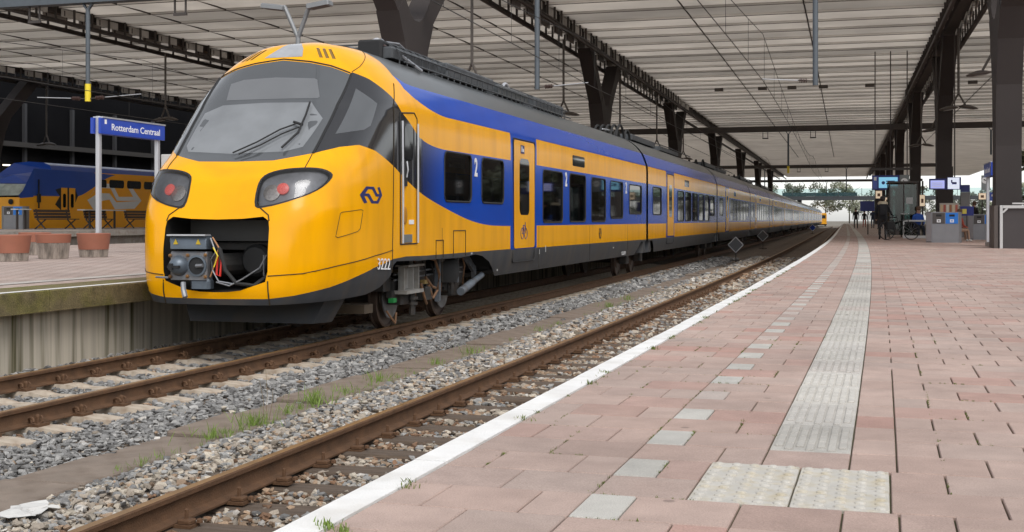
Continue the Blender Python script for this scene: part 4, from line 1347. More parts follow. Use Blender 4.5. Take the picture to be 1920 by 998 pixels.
# first car
car_right, car_roof1 = build_car(0, a0, rz1, L1, True)
bg = bogie(a0, rz1, 1.47)
GP = mat('bracket_grey', (.32, .31, .29), .6, var=.15, vscale=8, dirt=(.2, .16, .12), dscale=6, damt=.6)
# pale spring housing, damper, hoses and brackets in front of the first bogie (local to the bogie)
x = 1.08
m = MB()
for dy in (-1.42, -1.06, -.82): m.box(x - .04, x + .04, dy, dy + .035, .52, .90)
m.box(x - .10, x + .10, -1.45, -.76, .50, .55); m.box(x - .10, x + .10, -1.40, -.72, .885, .915); m.box(x - .05, x - .03, -1.42, -.78, .52, .90)
m.tube([(x, -1.02, .90), (x, -1.02, 1.06)], .03, 8)
m.build('spring_housing', GP, bg)
m = MB(); m.tube([(x, -.98, .50), (x, -.98, .18)], .05, 8); m.tube([(x, -.98, .44), (x, -.98, .40)], .085, 10); m.tube([(x, -.98, .36), (x, -.98, .32)], .08, 10); m.build('damper_post', DST, bg, smooth=True)
DMP = mat('damper_grey', (.13, .15, .175), .5, var=.25, vscale=8, dirt=(.08, .06, .045), dscale=7, damt=.7)
m = MB(); m.tube([(x + .12, .92, .41), (x + .12, 1.5, .52)], .066, 12); m.tube([(x + .12, 1.5, .52), (x + .12, 2.06, .63)], .05, 12); m.build('yaw_damper', DMP, bg, smooth=True)
m = MB(); m.beam((x, .10, .95), (x, 1.5, 1.0), .06, .10); m.beam((x, 1.45, 1.02), (x, 2.0, .72), .05, .12); m.beam((x, 1.98, .78), (x, 2.02, .50), .06, .1); m.beam((x, .15, .30), (x, .15, 1.0), .06, .08); m.beam((x, 1.05, .55), (x, 1.05, 1.0), .06, .08); m.build('damper_bracket', DMP, bg)
m = MB(); m.lathe([(.30, -.16), (.34, -.05), (.34, .12), (.28, .2)], 20, Matrix.Translation((.92, .62, .74))); m.build('air_spring', RUB, bg, smooth=True)
COP = mat('hose_copper', (.24, .13, .07), .5, metal=.3, var=.2)
for pts in ([(x, -.42, 1.0), (x + .05, -.12, .95), (x + .06, .06, .72), (x + .04, .02, .48), (x, -.08, .36)], [(x, -.42, .70), (x + .05, -.25, .55), (x + .03, -.05, .52)], [(x, -.62, .62), (x + .04, -.56, .40), (x, -.36, .30)], [(x + .02, -.34, .58), (x + .05, -.28, .44), (x, -.2, .34)]):
    m = MB(); m.tube(pts, .022, 7); m.build('brake_hose', COP, bg, smooth=True)
m = MB(); m.bev(-.1, .1, -.14, .14, 0, .20, .02, Matrix.Translation((x - .05, -.36, .36))); m.build('valve_box', DST, bg)
m = MB(); m.box(x - .05, x + .02, -.5, -.3, .60, .66); m.build('valve', mat('brass', (.42, .30, .12), .5, metal=.5), bg)
m = MB(); m.tube([(x - .1, -1.75, .28), (x - .02, -1.62, .10), (x - .05, -1.5, .24)], .016, 6); m.build('hose', COP, bg)
m = MB(); m.box(x - .06, x + .02, -1.78, -1.66, .40, .46); m.build('green_tag', mat('green_tag', (.02, .25, .06), .5), bg)
m = MB(); m.box(.55, 1.0, -2.6, -2.3, .30, .42); m.build('guard_iron', mat('iron_brown', (.12, .09, .06), .7, var=.2), bg)
# more running gear behind the dampers
for (x0, x1, y0, y1, z0, z1) in ((.80, 1.0, -.62, -.15, .60, .98), (.75, .98, 1.2, 1.75, .50, .86), (.78, 1.0, .2, .95, .50, .62), (.7, .95, -1.75, -1.5, .55, .95), (.8, 1.02, 1.6, 1.85, .88, 1.02)):
    m = MB(); m.bev(x0, x1, y0, y1, z0, z1, .02); m.build('gear_box', DST, bg)
for y_ in (-1.15, 1.15):
    m = MB(); m.lathe([(.30, -.01), (.30, .01), (.12, .015)], 20, Matrix.Translation((.80, y_, .43)) @ Matrix.Rotation(R(90), 4, 'Y')); m.build('brake_disc', STL, bg, smooth=True)
    m = MB(); m.beam((.95, y_ - .42, .50), (.95, y_ + .1, .38), .08, .10); m.build('brake_caliper', DST, bg)
for k in range(7):
    y_ = -.75 + k * .38; zt_ = .98 - .04 * (k % 3)
    m = MB(); m.tube([(1.02, y_, zt_), (1.05, y_ + .06, zt_ - .18), (1.03, y_ + .02 + .05 * (k % 2), zt_ - .42), (1.0, y_ + .12, zt_ - .55)], .013, 6); m.build('brake_hose', COP if k % 3 == 0 else RUB, bg, smooth=True)
for z_ in (.70, .78):
    m = MB(); m.tube([(1.0, -1.5, z_), (1.0, 0, z_ + .02), (1.0, 1.6, z_)], .014, 6); m.build('pipe', STL, bg)
# square hatches above the skirt
for y0, y1, z0, z1 in ((1.42, 2.02, 1.0, 1.395), (.62, .95, 1.0, 1.26)):
    m = MB(); m.tube([(1.403, y0, z0), (1.403, y0, z1), (1.403, y1, z1), (1.403, y1, z0)], .008, 5); in_car(m.build('hatch_seam', SEAM, train), a0, rz1)

# cab door on the nose side
cdoor = in_car(link('cab_door', None, train), a0, rz1)
def sidept(t, z, outw=0.0): 
    y = t - TB
    n = NNv(z); xx = NH(z) * max(0.0, 1 - (abs(y) / ND(z)) ** n) ** (1 / n) if y < 0 else NH(z)
    return Vector((xx + outw, y, z))
path = [sidept(t, z, .002) for t, z in dens([(15.76, 1.23), (15.76, 2.96), (15.80, 3.01), (16.32, 3.05), (16.42, 2.98), (16.42, 1.23)], .12)]
m = MB(); m.tube(path + path[:1], .010, 5); m.build('door_seal', RUB, cdoor)
for t in (15.78, 16.37):
    m = MB(); m.tube([sidept(t, z, .035) for z in (1.24, 1.27, 2.0, 2.85, 2.90)], .016, 8); m.build('grab_rail', ALU, cdoor, smooth=True)
m = MB()
q = [sidept(t, z, .006) for t, z in rrect(15.93, 16.25, 2.38, 2.86, .06)]
m.add(q, [tuple(range(len(q)))]); m.build('cab_door_window', GLS, cdoor)
m = MB(); m.bev(-.02, .03, -.05, .05, 0, .32, .015, Matrix.Translation(sidept(15.93, 2.02))); m.build('door_handle', BLKM, cdoor)
m = MB(); m.tube([sidept(15.92, 2.14, .035), sidept(15.93, 2.24, .05), sidept(15.93, 2.36, .035)], .012, 6); m.build('handle_bar', ALU, cdoor)
m = MB(); m.box(1.398, 1.412, -.78, -.40, 1.25, 1.36, None); m.build('door_step', mat('step_grey', (.16, .17, .17), .6), cdoor)
m = MB(); m.box(1.400, 1.408, -.50, -.32, 1.50, 1.56); m.build('door_label', SGW, cdoor)
m = MB(); m.lathe([(.09, 0), (.085, .02), (.05, .03)], 16, Matrix.Translation((1.392, -.66, 1.62)) @ Matrix.Rotation(R(90), 4, 'Y') @ Matrix.Diagonal((1.4, .8, 1, 1))); m.build('lock_cup', mat('yellow_dark', (.45, .19, .0), .5), cdoor, smooth=True)

# prints on the first car side
MX = lambda y, z, o_=.006: Matrix.Translation((1.4 + o_, y, z)) @ Matrix.Rotation(R(90), 4, 'Z') @ Matrix.Rotation(R(90), 4, 'X')
for y, z in ((2.56, 2.39), (8.86, 2.39), (15.66, 2.38)):
    o = place_text('2', .40, SGW, train, MX(y, z), bold=.012, sx=.8); in_car(o, a0, rz1)
def side_logo(y, z, s, mt):
    m = MB()
    for q in ns_arrow(): m.add([Vector((1.4045, y + px_ * s, z + py_ * s)) for px_, py_ in q], [(0, 1, 2, 3)])
    return m.build('logo', mt, train, fix=False)
in_car(side_logo(12.35, 1.24, .26, BLKM), a0, rz1)
m = MB(); m.box(1.409, 1.4135, 5.26, 5.50, 2.77, 2.92); in_car(m.build('door_pictogram', NAVY, train), a0, rz1)
m = MB(); m.box(1.4135, 1.4145, 5.30, 5.36, 2.80, 2.90); m.box(1.4135, 1.4145, 5.39, 5.46, 2.80, 2.86); in_car(m.build('pictogram_mark', SGW, train), a0, rz1)
m = MB()
for cy in (5.36, 5.60): m.tube([(1.411, cy + .10 * math.cos(q), 1.31 + .10 * math.sin(q)) for q in np.linspace(0, 2 * math.pi, 17)], .007, 4)
for p, q in (((5.36, 1.31), (5.43, 1.46)), ((5.43, 1.46), (5.57, 1.46)), ((5.57, 1.46), (5.60, 1.31)), ((5.48, 1.31), (5.57, 1.46)), ((5.48, 1.31), (5.43, 1.46)), ((5.36, 1.31), (5.48, 1.31)), ((5.57, 1.46), (5.56, 1.52))): m.tube([(1.411, *p), (1.411, *q)], .007, 4)
in_car(m.build('bicycle_symbol', NAVY, train), a0, rz1)
o = place_text('B 3222 0011', .13, mat('print_grey', (.5, .5, .5), .6), train, MX(15.3, .69), sx=.9); in_car(o, a0, rz1)

# upright panel joints and small labels on the first car
for y in (.9, 6.6, 11.2, 15.9):
    m = MB(); m.tube([(1.4005, y, z) for z in (.64, 1.0, 1.44)], .004, 4); in_car(m.build('panel_joint', SEAM, train), a0, rz1)
for y, z, w_, h_ in ((7.1, .93, .05, .12), (6.62, .90, .03, .09), (2.3, 1.01, .08, .03), (13.9, .85, .12, .03), (3.75, .69, .05, .03)):
    m = MB(); m.box(1.4015, 1.4035, y, y + w_, z, z + h_); in_car(m.build('small_label', mat('label_grey', (.45, .45, .44), .6), train), a0, rz1)

# roof equipment on the first car
RE = mat('roof_equipment', (.075, .08, .085), .55, metal=.3, var=.25, vscale=6)
def roof_gear(a, rz, full):
    eq = in_car(link('roof_equipment', None, train), a, rz)
    def bx(nm, x0, x1, y0, y1, z0, z1, mt=RE):
        m = MB(); m.bev(x0, x1, y0, y1, z0, z1, .03); m.build(nm, mt, eq)
    if full:
        bx('equipment_box', -.75, .75, .55, 2.6, 3.95, 4.12); bx('equipment_box', -.8, .8, 2.9, 5.6, 3.95, 4.16); bx('equipment_box', -.75, .75, 6.1, 8.2, 3.95, 4.14, RGR); bx('cooling_unit', -.7, .7, 9.0, 11.6, 3.95, 4.17)
        for yy in np.arange(.7, 11.4, .32):
            m = MB(); m.tube([(.80, yy, 3.86), (.80, yy + .02, 4.06), (.62, yy + .02, 4.18), (-.62, yy + .02, 4.18)], .013, 5); m.build('roof_rib', RE, eq)
        for x_, z_ in ((.80, 4.06), (.62, 4.185), (.88, 3.90), (.2, 4.20)):
            m = MB(); m.tube([(x_, .7, z_), (x_, 5.5, z_), (x_, 11.5, z_)], .014, 6); m.build('roof_pipe', RE, eq)
        # folded pantograph end with insulators
        for x_ in (.55, -.55):
            m = MB(); m.lathe([(.05, 0), (.09, .03), (.05, .06), (.09, .09), (.05, .12), (.09, .15), (.05, .18)], 12, Matrix.Translation((x_, .62, 3.98))); m.build('insulator', INS, eq, smooth=True)
            m = MB(); m.tube([(x_, .65, 4.20), (x_ * .8, 1.6, 4.30), (x_ * .5, 2.6, 4.25)], .022, 6); m.build('pantograph_arm', STL, eq)
        m = MB(); m.lathe([(.09, 0), (.09, .06), (.06, .10), (.02, .12)], 14, Matrix.Translation((.42, .75, 4.16))); m.build('antenna_dome', ALU, eq, smooth=True)
        bx('horn_box', .22, .60, .48, .80, 3.96, 4.22, BLKM)
        m = MB(); m.tube([(.5, .7, 4.24), (.95, 1.25, 3.82)], .03, 8); m.build('strut', STL, eq)
        m = MB(); m.tube([(.62, 7.0 + .28 * math.cos(q), 4.02 + .22 * math.sin(q)) for q in np.linspace(0, math.pi, 10)] + [(.62, 6.72, 4.0)], .03, 6); m.build('vent_hood', ALU, eq)
        for y_ in (L1 - 1.8,):
            m = MB(); m.tube([(.5, y_, 4.05), (.5, y_ + 1.5, 4.10)], .02, 6); m.build('roof_pipe', ALU, eq)
        for k in range(5):
            m = MB(); m.tube([(.75 - .16 * k, L1 - .55 + .62 * math.cos(q), 3.72 + .52 * math.sin(q)) for q in np.linspace(0, math.pi, 12)], .035, 6); m.build('jumper_cable', RUB, eq, smooth=True)
    else:
        bx('equipment_box', -.75, .75, 1.0, 5.5, 3.95, 4.12); bx('equipment_box', -.7, .7, 7.0, 11.5, 3.95, 4.10)
        m = MB(); m.tube([(.7, .3, 4.08), (.7, 9, 4.14), (.7, 15, 4.1)], .02, 5); m.build('roof_pipe', RE, eq)
        for k in range(3):
            m = MB(); m.tube([(.75 - .3 * k, .2 + .5 * math.cos(q), 3.75 + .42 * math.sin(q)) for q in np.linspace(0, math.pi, 9)], .035, 5); m.build('jumper_cable', RUB, eq, smooth=True)
roof_gear(a0, rz1, True)

# the cars behind
JT = [35.7 + 18.78 * k for k in range(14)]
cars = []
for i, t0 in enumerate(JT):
    t1 = t0 + 18.45
    a, rz, L_ = car_frame(t0, t1)
    build_car(i + 1, a, rz, L_, False)
    if i < 4:
        roof_gear(a, rz, False)
    bogie(a, rz, -.15 if i else -.2)
    # pale corner blocks of the jacobs bogie between the cars
    if i < 5:
        for y0 in (-.75, .25):
            m = MB(); m.prism([(y0, .62), (y0 + .5, .62), (y0 + .36, .98), (y0 + .1, .98)], 1.05, 1.36, lambda u, v, w: Vector((w, u, v)))
            in_car(m.build('bogie_fairing', DGR, train), a, rz)
# ================================================================== things on the left platform
LAMPM = mat('lamp_housing', (.10, .085, .075), .5, metal=.3, var=.1)
LAMPG = mat('lamp_housing_grey', (.24, .245, .25), .4, metal=.4, var=.06)
LGLASS = mat('lamp_glass', (.35, .34, .32), .3)
def hanging_lamp(c, t, z, label, top=9.3):
    rt = thing('hanging_lamp', label, 'lamp', P(c, t, 0), heading(t), group='forked lamps hung from the roof')
    m = MB(); m.tube([(0, 0, z + .62), (0, 0, top)], .055, 8); m.build('rod', LAMPM, rt, smooth=True)
    for s in (-1, 1):
        m = MB(); m.tube([(0, 0, z + .66), (s * .28, s * -.12, z + .12)], .045, 7); m.build('fork', LAMPM, rt, smooth=True)
        Ml = Matrix.Translation((s * .40, s * -.18, z)) @ Matrix.Rotation(R(8) * s, 4, 'Y') @ Matrix.Diagonal((1.25, .8, 1, 1))
        m = MB(); m.lathe([(.20, -.05), (.32, -.02), (.34, .02), (.24, .07), (.08, .12)], 16, Ml); hd = m.build('lamp_head', LAMPM, rt, smooth=True)
        m = MB(); m.lathe([(.19, -.062), (.19, -.048)], 14, Ml); m.build('lamp_glass', LGLASS, hd)
ow = ['nearest', 'second', 'third', 'fourth', 'fifth', 'sixth']
for i, t in enumerate((42.6, 57.3, 72.4, 87.2, 102)):
    hanging_lamp(ROWS['b'], t, 5.75, f'dark forked lamp hung above the yellow train, {ow[i]} from the cab')
for i, t in enumerate((45.2, 59.0, 73.5, 88)):
    hanging_lamp(ROWS['a'] + .05, t, 5.75, f'dark forked lamp hung beside the right columns, {ow[i]} from the viewer')
hanging_lamp(ROWS['c'], 56.0, 5.9, 'dark forked lamp hung left of the train windscreen')
hanging_lamp(ROWS['d'], 68.0, 5.6, 'dark forked lamp hung above the blue train cab')
# ceiling lamp boxes
for i, la in enumerate((-9.5, -6.5, -4.5, -2.4, .65, 7.2)):
    m = MB(); m.bev(-.3, .3, -.14, .14, -.16, .05, .03); o = m.build('roof_spotlight', LAMPM)
    o.location = P(la, 88.2, 9.95); tag(o, f'small dark spotlight box under the roof boards, {["first","second","third","fourth","fifth","sixth"][i]} from left', 'spotlight', 'spotlights under the roof')
# grey forked lamp post rising behind the cab roof
rt = thing('lamp_post', 'light grey lamp post with forked top rising behind the train cab roof', 'lamp post', P(-13.75, 28.2, 0), heading(28))
m = MB(); m.tube([(0, 0, 0), (0, 0, 5.35)], .075, 10, .06); m.build('post', LAMPG, rt, smooth=True)
for s in (-1, 1):
    m = MB(); m.tube([(0, 0, 5.3), (s * .28, -.05, 5.95), (s * .36, -.06, 6.1)], .055, 8); m.build('fork', LAMPG, rt, smooth=True)
    m = MB(); m.bev(-.30, .30, -.17, .17, 0, .12, .03, Matrix.Translation((s * .62, -.08, 6.02)) @ Matrix.Rotation(R(-8) * s, 4, 'Y')); hd = m.build('lamp_head', LAMPG, rt)
    m = MB(); m.box(-.22, .22, -.12, .12, -.006, .004, Matrix.Translation((s * .62, -.08, 6.02)) @ Matrix.Rotation(R(-8) * s, 4, 'Y')); m.build('lamp_glass', mat('lamp_recess', (.08, .06, .05), .5), hd)

# station name sign
def station_sign(la, t0, t1, zb, ztop, label, face=1, pz=(0, 0)):
    rt = thing('station_sign', label, 'sign', P(la, t0, 0), heading(t0))
    L_ = t1 - t0
    for y in (.0, L_ - .16):
        m = MB(); m.bev(-.05, .05, y - .055, y + .055, 0, ztop + .04, .012); m.build('post', ALU, rt)
    m = MB(); m.bev(.055 if face > 0 else -.115, .115 if face > 0 else -.055, -.10, L_, zb, ztop, .008); bd = m.build('board', SGB, rt)
    m = MB(); m.box(-.115, -.055, -.14, L_, zb, ztop) if face > 0 else m.box(.055, .115, -.14, L_, zb, ztop); m.build('back_board', SGB, rt)
    m = MB(); m.box(-.13, .13, -.02, L_ + .01, ztop + .002, ztop + .035); m.build('top_edge', ALU, rt)
    h = ztop - zb
    if face > 0:
        Mt = Matrix.Translation((.1175, L_ * .52, zb + h * .47)) @ Matrix.Rotation(R(90), 4, 'Z') @ Matrix.Rotation(R(90), 4, 'X')
    else:
        Mt = Matrix.Translation((-.1175, L_ * .5, zb + h * .47)) @ Matrix.Rotation(R(-90), 4, 'Z') @ Matrix.Rotation(R(90), 4, 'X')
    place_text('Rotterdam Centraal', h * .60, SGW, rt, Mt, bold=.002, width=L_ * .78)
    m = MB(); x = .1165 * face; m.box(min(x, x + .003 * face), max(x, x + .003 * face), .06, .14, ztop - .13, ztop - .03); m.build('pictogram', SGW, bd)
    return rt
station_sign(-16.9, 24.43, 27.02, 2.745, 3.10, 'blue station name sign on two grey posts behind the terracotta planters')
station_sign(3.98, 44.7, 47.0, 2.28, 2.72, 'narrow blue station sign seen edge on beside the right wall box', face=-1)

# terracotta planters
TER = mat('terracotta', (.31, .115, .07), .6, var=.08, vscale=4, dirt=(.26, .12, .08), dscale=3, damt=.3)
RIB = mat('ribbed_concrete', (.34, .29, .25), .9, var=.3, vscale=12, bump=.5, bscale=60, stretch=(1, 1, .3), dirt=(.10, .085, .07), dscale=9, damt=.8)
def planter(la, t, band, label, s=1.0):
    rt = thing('planter', label, 'planter', P(la, t, 0), 0, group='round concrete planters')
    H_, r0, r1 = .51 * s, .29 * s, .355 * s
    rr = lambda z: r0 + (r1 - r0) * z / H_
    zb = H_ * (1 - band)
    m = MB(); m.lathe([(rr(0) - .012, 0), (rr(zb) - .012, zb)], 40); base = m.build('base', RIB, rt, smooth=True)
    m = MB()
    for k in range(46):
        a = 2 * math.pi * k / 46
        m.tube([((rr(0) - .008) * math.cos(a), (rr(0) - .008) * math.sin(a), .005), ((rr(zb) - .008) * math.cos(a), (rr(zb) - .008) * math.sin(a), zb)], .009, 4)
    o = m.build('ribs', RIB, base); o['kind'] = 'stuff'
    m = MB(); m.lathe([(rr(zb), zb), (rr(H_ - .03), H_ - .03), (r1, H_ - .01), (r1 - .01, H_), (r1 - .05, H_ + .002), (r1 - .06, H_ - .03), (.02, H_ - .03)], 40); m.build('painted_rim', TER, rt, smooth=True)
planter(-16.15, 20.5, .69, 'terracotta rimmed round planter cut by the left edge of the picture')
planter(-16.35, 22.05, .36, 'round planter with narrow terracotta rim and tall ribbed base, second from left')
planter(-16.25, 23.3, .68, 'terracotta rimmed round planter standing before the station sign post')
planter(-18.5, 24.3, .42, 'round planter standing behind the other planters')

# litter bins with two compartments
BING = mat('bin_grey', (.25, .25, .26), .5, metal=.3, var=.06)
BINL = mat('bin_grey_light', (.42, .42, .44), .45, metal=.3, var=.05)
BINB = mat('bin_blue', (.015, .19, .66), .4)
BIND = mat('bin_brown', (.075, .065, .06), .5)
def litter_bin(loc, rz, s, label):
    rt = thing('recycling_bin', label, 'bin', loc, rz, group='two part recycling bins')
    w, d, h = .585 * s, .25 * s, 1.07 * s
    m = MB(); m.prism([(-w, -d * .2), (-w + .16 * s, -d), (w - .10 * s, -d), (w, -d * .3), (w, d), (-w, d)], 0, h, lambda u, v, q: Vector((u, v, q))); m.build('body', BING, rt)
    m = MB(); m.prism([(-w - .004, -d * .2 - .004), (-w + .155 * s, -d - .004), (-w + .155 * s, -d + .02), (-w + .01, -d * .2 + .02)], .05, h - .02, lambda u, v, q: Vector((u, v, q))); m.build('side_panel', BINL, rt)
    x0 = -w + .18 * s
    cw = (2 * w - .30 * s) / 2
    for k, mt in enumerate((BIND, BINB)):
        xa = x0 + k * cw
        m = MB(); m.box(xa + .012, xa + cw - .012, -d - .012, -d + .01, h * .62, h - .03); f = m.build('flap', mt, rt)
        m = MB(); m.box(xa + .012, xa + cw - .012, -d - .008, -d + .01, .08, h * .60); m.build('door', BING, rt)
        m = MB(); m.box(xa + cw * .36, xa + cw * .66, -d - .016, -d - .011, h * .66, h * .76); q = m.build('pictogram', SGW, f)
        m = MB(); m.box(xa + cw * .45, xa + cw * .57, -d - .019, -d - .015, h * .69, h * .73); m.build('pictogram_mark', mt, f)
        m = MB(); m.box(xa + cw * .30, xa + cw * .72, -d - .014, -d - .011, h * .85, h * .92); m.build('slot', BLKM, f)
litter_bin(P(2.5, 46.5, 0), heading(46) , 1.0, 'grey recycling bin with brown and blue flaps on the right platform')
litter_bin(P(-21.1, 25.0, 0), R(12), 1.26, 'blue flapped recycling bin cut by the left edge behind the planters')
litter_bin(P(-38.55, 49.6, .36), R(15), 1.0, 'grey recycling bin beside the cab of the blue train')
litter_bin(P(4.45, 53.5, 0), heading(50), .95, 'blue recycling bin behind the thin sign post at right')

# tall grey cabinet behind the cab
m = MB(); m.bev(-.5, .5, -.4, .4, 0, 2.62, .02); o = m.build('cabinet', mat('cabinet_grey', (.50, .49, .47), .6, var=.08))
o.location = P(-18.6, 31.0, 0); tag(o, 'plain light grey cabinet half hidden behind the train headlight', 'cabinet')

# benches on the far platform
BENW = mat('bench_wood', (.06, .04, .03), .6, var=.15, vscale=8)
def bench(la, t, L_, label):
    rt = thing('bench', label, 'bench', P(la, t, .364), 0, group='dark benches on the far platform')
    for k in range(3):
        m = MB(); m.box(.02 + k * .15, .15 + k * .15, -L_ / 2, L_ / 2, .44, .48); m.build('seat_slat', BENW, rt)
        m = MB(); m.box(-.06 - k * .03, -.02 - k * .03, -L_ / 2, L_ / 2, .50 + k * .14, .62 + k * .14); m.build('back_slat', BENW, rt)
    for y in (-L_ * .42, L_ * .42):
        m = MB(); m.beam((-.2, y, 0), (.38, y, .44), .05, .05); m.beam((.38, y, 0), (-.05, y, .44), .05, .05); m.beam((-.02, y, .44), (-.14, y, .92), .05, .05); m.build('leg', STE, rt)
bench(-36.4, 49.6, 2.6, 'dark bench nearest the far grey bin')
bench(-36.4, 53.0, 1.8, 'dark bench partly behind the station sign post')
bench(-36.2, 56.4, 2.2, 'dark bench beside the yellow train headlight')
for la, t, L_, lb in ((-36.9, 47.9, .9, 'small pale table left of the benches'), (-36.2, 53.2, 3.4, 'long pale table top behind the sign post')):
    rt = thing('table', lb, 'table', P(la, t, .364), 0)
    m = MB(); m.box(-.2, .2, -L_ / 2, L_ / 2, .88, .93); m.build('top', mat('table_pale', (.60, .59, .57), .5), rt)
    m = MB(); m.beam((0, -L_ * .3, 0), (0, -L_ * .3, .88), .08, .08); m.build('leg', STE, rt)
    m = MB(); m.beam((0, L_ * .3, 0), (0, L_ * .3, .88), .08, .08); m.build('leg', STE, rt)

# ================================================================== second train, far left
t2 = thing('double_deck_train', 'blue and yellow double deck train standing at the far left platform', 'train')
LX, W2, ZR = -41.6, 2.8, -.40
T2E = 110.0
def t2pt(u, w): return P(LX, u, w)
upper = [(54.84, 2.04), (57.34, 2.06), (58.97, 2.08), (60.32, 2.54), (61.45, 3.06), (62.6, 3.35), (64, 3.44), (T2E, 3.46)]
yreg = [(55.1, .30), (55.1, 2.04)] + smooth_poly(upper[1:], n=4) + [(T2E, .30)]
dd = [[(57.45, 1.3), (58.0, 1.3), (58.0, 2.52), (57.45, 2.52)], [(58.16, 1.3), (58.72, 1.3), (58.72, 2.52), (58.16, 2.52)]]
ddw = [rrect(57.6, 57.88, 1.45, 2.2, .1), rrect(58.3, 58.58, 1.45, 2.2, .1)]
wn_ = [rrect(61.05, 61.72, 2.62, 3.06, .1)] + [rrect(61.98 + 1.82 * k, 63.5 + 1.82 * k, 2.62, 3.08, .14) for k in range(12)] + [rrect(66.5 + 1.9 * k, 68.0 + 1.9 * k, .95, 1.5, .14) for k in range(10)]
arr = [[(59.84, 1.89), (60.67, 2.59), (62.1, 2.59), (62.75, 1.89), (65.35, 1.93), (64.35, 2.68), (63.9, 2.68), (64.45, 2.15), (62.95, 2.12), (62.3, 2.85), (61.0, 2.85)],
       [(59.84, 1.89), (60.55, 1.25), (61.2, 1.25), (60.7, 1.8), (62.0, 1.95), (62.55, 1.4), (64.6, 1.45), (65.35, 1.93), (62.7, 1.80), (62.0, 2.3), (60.9, 2.3)]]
def c2(u, w):
    for i, p in enumerate(ddw):
        if pip(p, u, w): return ('glass', i)
    for i, p in enumerate(dd):
        if pip(p, u, w): return ('door', i)
    for i, p in enumerate(wn_):
        if pip(p, u, w): return ('win', i)
    for p in arr:
        if pip(p, u, w): return 'arrow'
    if 57.2 < u < 58.95 and 1.25 < w < 2.6: return 'recess'
    if pip(yreg, u, w): return 'yellow'
    return 'blue'
rg = regions((55.1, T2E, .30, 3.45), 60, 12, ddw + dd + wn_ + arr + [yreg], [], c2, lambda u, w: t2pt(u, w), .4)
fl = rg['blue'][3][0].x < 0
YEL2 = mat('train_yellow_far', (.86, .37, .005), .4, var=.06, vscale=.6)
BLU2 = mat('train_blue_far', (.010, .06, .34), .3, var=.12, vscale=.7, coat=.3)
region_obj('yellow_side', rg['yellow'], YEL2, t2, fl); region_obj('blue_side', rg['blue'], BLU2, t2, fl); region_obj('arrow_emblem', rg['arrow'], mat('emblem_grey', (.66, .67, .68), .5), t2, fl, push=.003)
region_obj('door_recess', rg['recess'], BLKM, t2, fl)
for k in rg:
    if isinstance(k, tuple):
        if k[0] == 'door': region_obj('door', rg[k], YEL2, t2, fl, push=.008)
        else: region_obj('window' if k[0] == 'win' else 'door_glass', rg[k], GLS, t2, fl, push=-.01 if k[0] == 'win' else .01)
# roof, sloped up from the cab, and the cab front
m = MB()
sect = [(0, 3.45), (-.10, 3.68), (-.45, 3.83), (-1.4, 3.90), (-2.35, 3.83), (-2.7, 3.68), (-2.8, 3.45), (-2.8, .3)]
ts = [56.6] + frange(57.6, T2E, 4)
for i, t in enumerate(ts):
    for x, z in sect: m.v.append(tuple(P(LX + x, t, z if i else z)))
n = len(sect)
for i in range(len(ts) - 1):
    for j in range(n - 1): m.f.append((i * n + j, i * n + j + 1, (i + 1) * n + j + 1, (i + 1) * n + j))
m.build('roof', BLU2, t2, smooth=True)
def q2(name, pts, mt, push=0.0):
    m = MB(); m.add([P(LX + x, t, z) for x, t, z in pts], [tuple(range(len(pts)))]); return m.build(name, mt, t2)
q2('cab_roof', [(0, 55.50, 3.05), (0, 56.6, 3.45), (-.10, 56.6, 3.68), (-.45, 56.6, 3.83), (-1.4, 56.6, 3.9), (-2.35, 56.6, 3.83), (-2.8, 56.6, 3.45), (-2.75, 55.50, 3.05), (-1.4, 55.30, 3.15)], BLU2)
q2('visor', [(0.0, 55.50, 3.05), (-1.4, 55.30, 3.15), (-2.75, 55.50, 3.05), (-2.7, 54.80, 2.66), (-1.4, 54.50, 2.68), (-.05, 54.80, 2.66)], BLU2)
q2('windscreen', [(-.06, 54.80, 2.64), (-1.4, 54.50, 2.66), (-2.7, 54.80, 2.64), (-2.6, 54.10, 2.05), (-1.4, 53.80, 2.02), (-.16, 54.10, 2.05)], mat('far_windscreen', (.32, .36, .33), .15, var=.35, vscale=2.5, coat=.8))
q2('cab_side', [(0, 55.10, .3), (0, 55.10, 3.45), (0, 55.50, 3.05), (-.05, 54.80, 2.66), (-.14, 54.10, 2.05), (-.1, 54.10, 1.95), (-.1, 54.10, .3)], BLU2)
q2('cab_side_upper', [(.001, 55.10, 3.05), (.001, 55.10, 3.45), (.001, 56.6, 3.45), (.001, 55.50, 3.05)], BLU2)
q2('cab_lower_side', [(.003, 55.12, .3), (.003, 55.12, 1.98), (-.098, 54.10, 1.9), (-.098, 54.10, .3)], YEL2)
q2('cab_front', [(-.1, 54.10, .3), (-.1, 54.10, 1.95), (-1.4, 53.75, 1.95), (-2.65, 54.10, 1.95), (-2.65, 54.10, .3), (-1.4, 53.75, .3)], YEL2)
for x in (-.5, -2.1):
    m = MB(); m.lathe([(.14, 0), (.14, .04), (.10, .05)], 14, Matrix.Translation(P(LX + x, 53.95, 1.72)) @ Matrix.Rotation(R(90), 4, 'X')); m.build('headlight', BLKM, t2)
m = MB(); m.beam(P(LX + .03, 55.5, 1.4), P(LX + .03, 55.5, 2.9), .06, .06); m.bev(-.05, .08, -.12, .12, 1.7, 2.15, .03, Matrix.Translation(P(LX + .02, 55.5, 0))); m.build('mirror', BLKM, t2)
m = MB(); m.box(LX - 2.75 - 1.5, LX - .05 - 1.5, 54.40, T2E, -.4, .3); m.build('underframe', BLKM, t2)

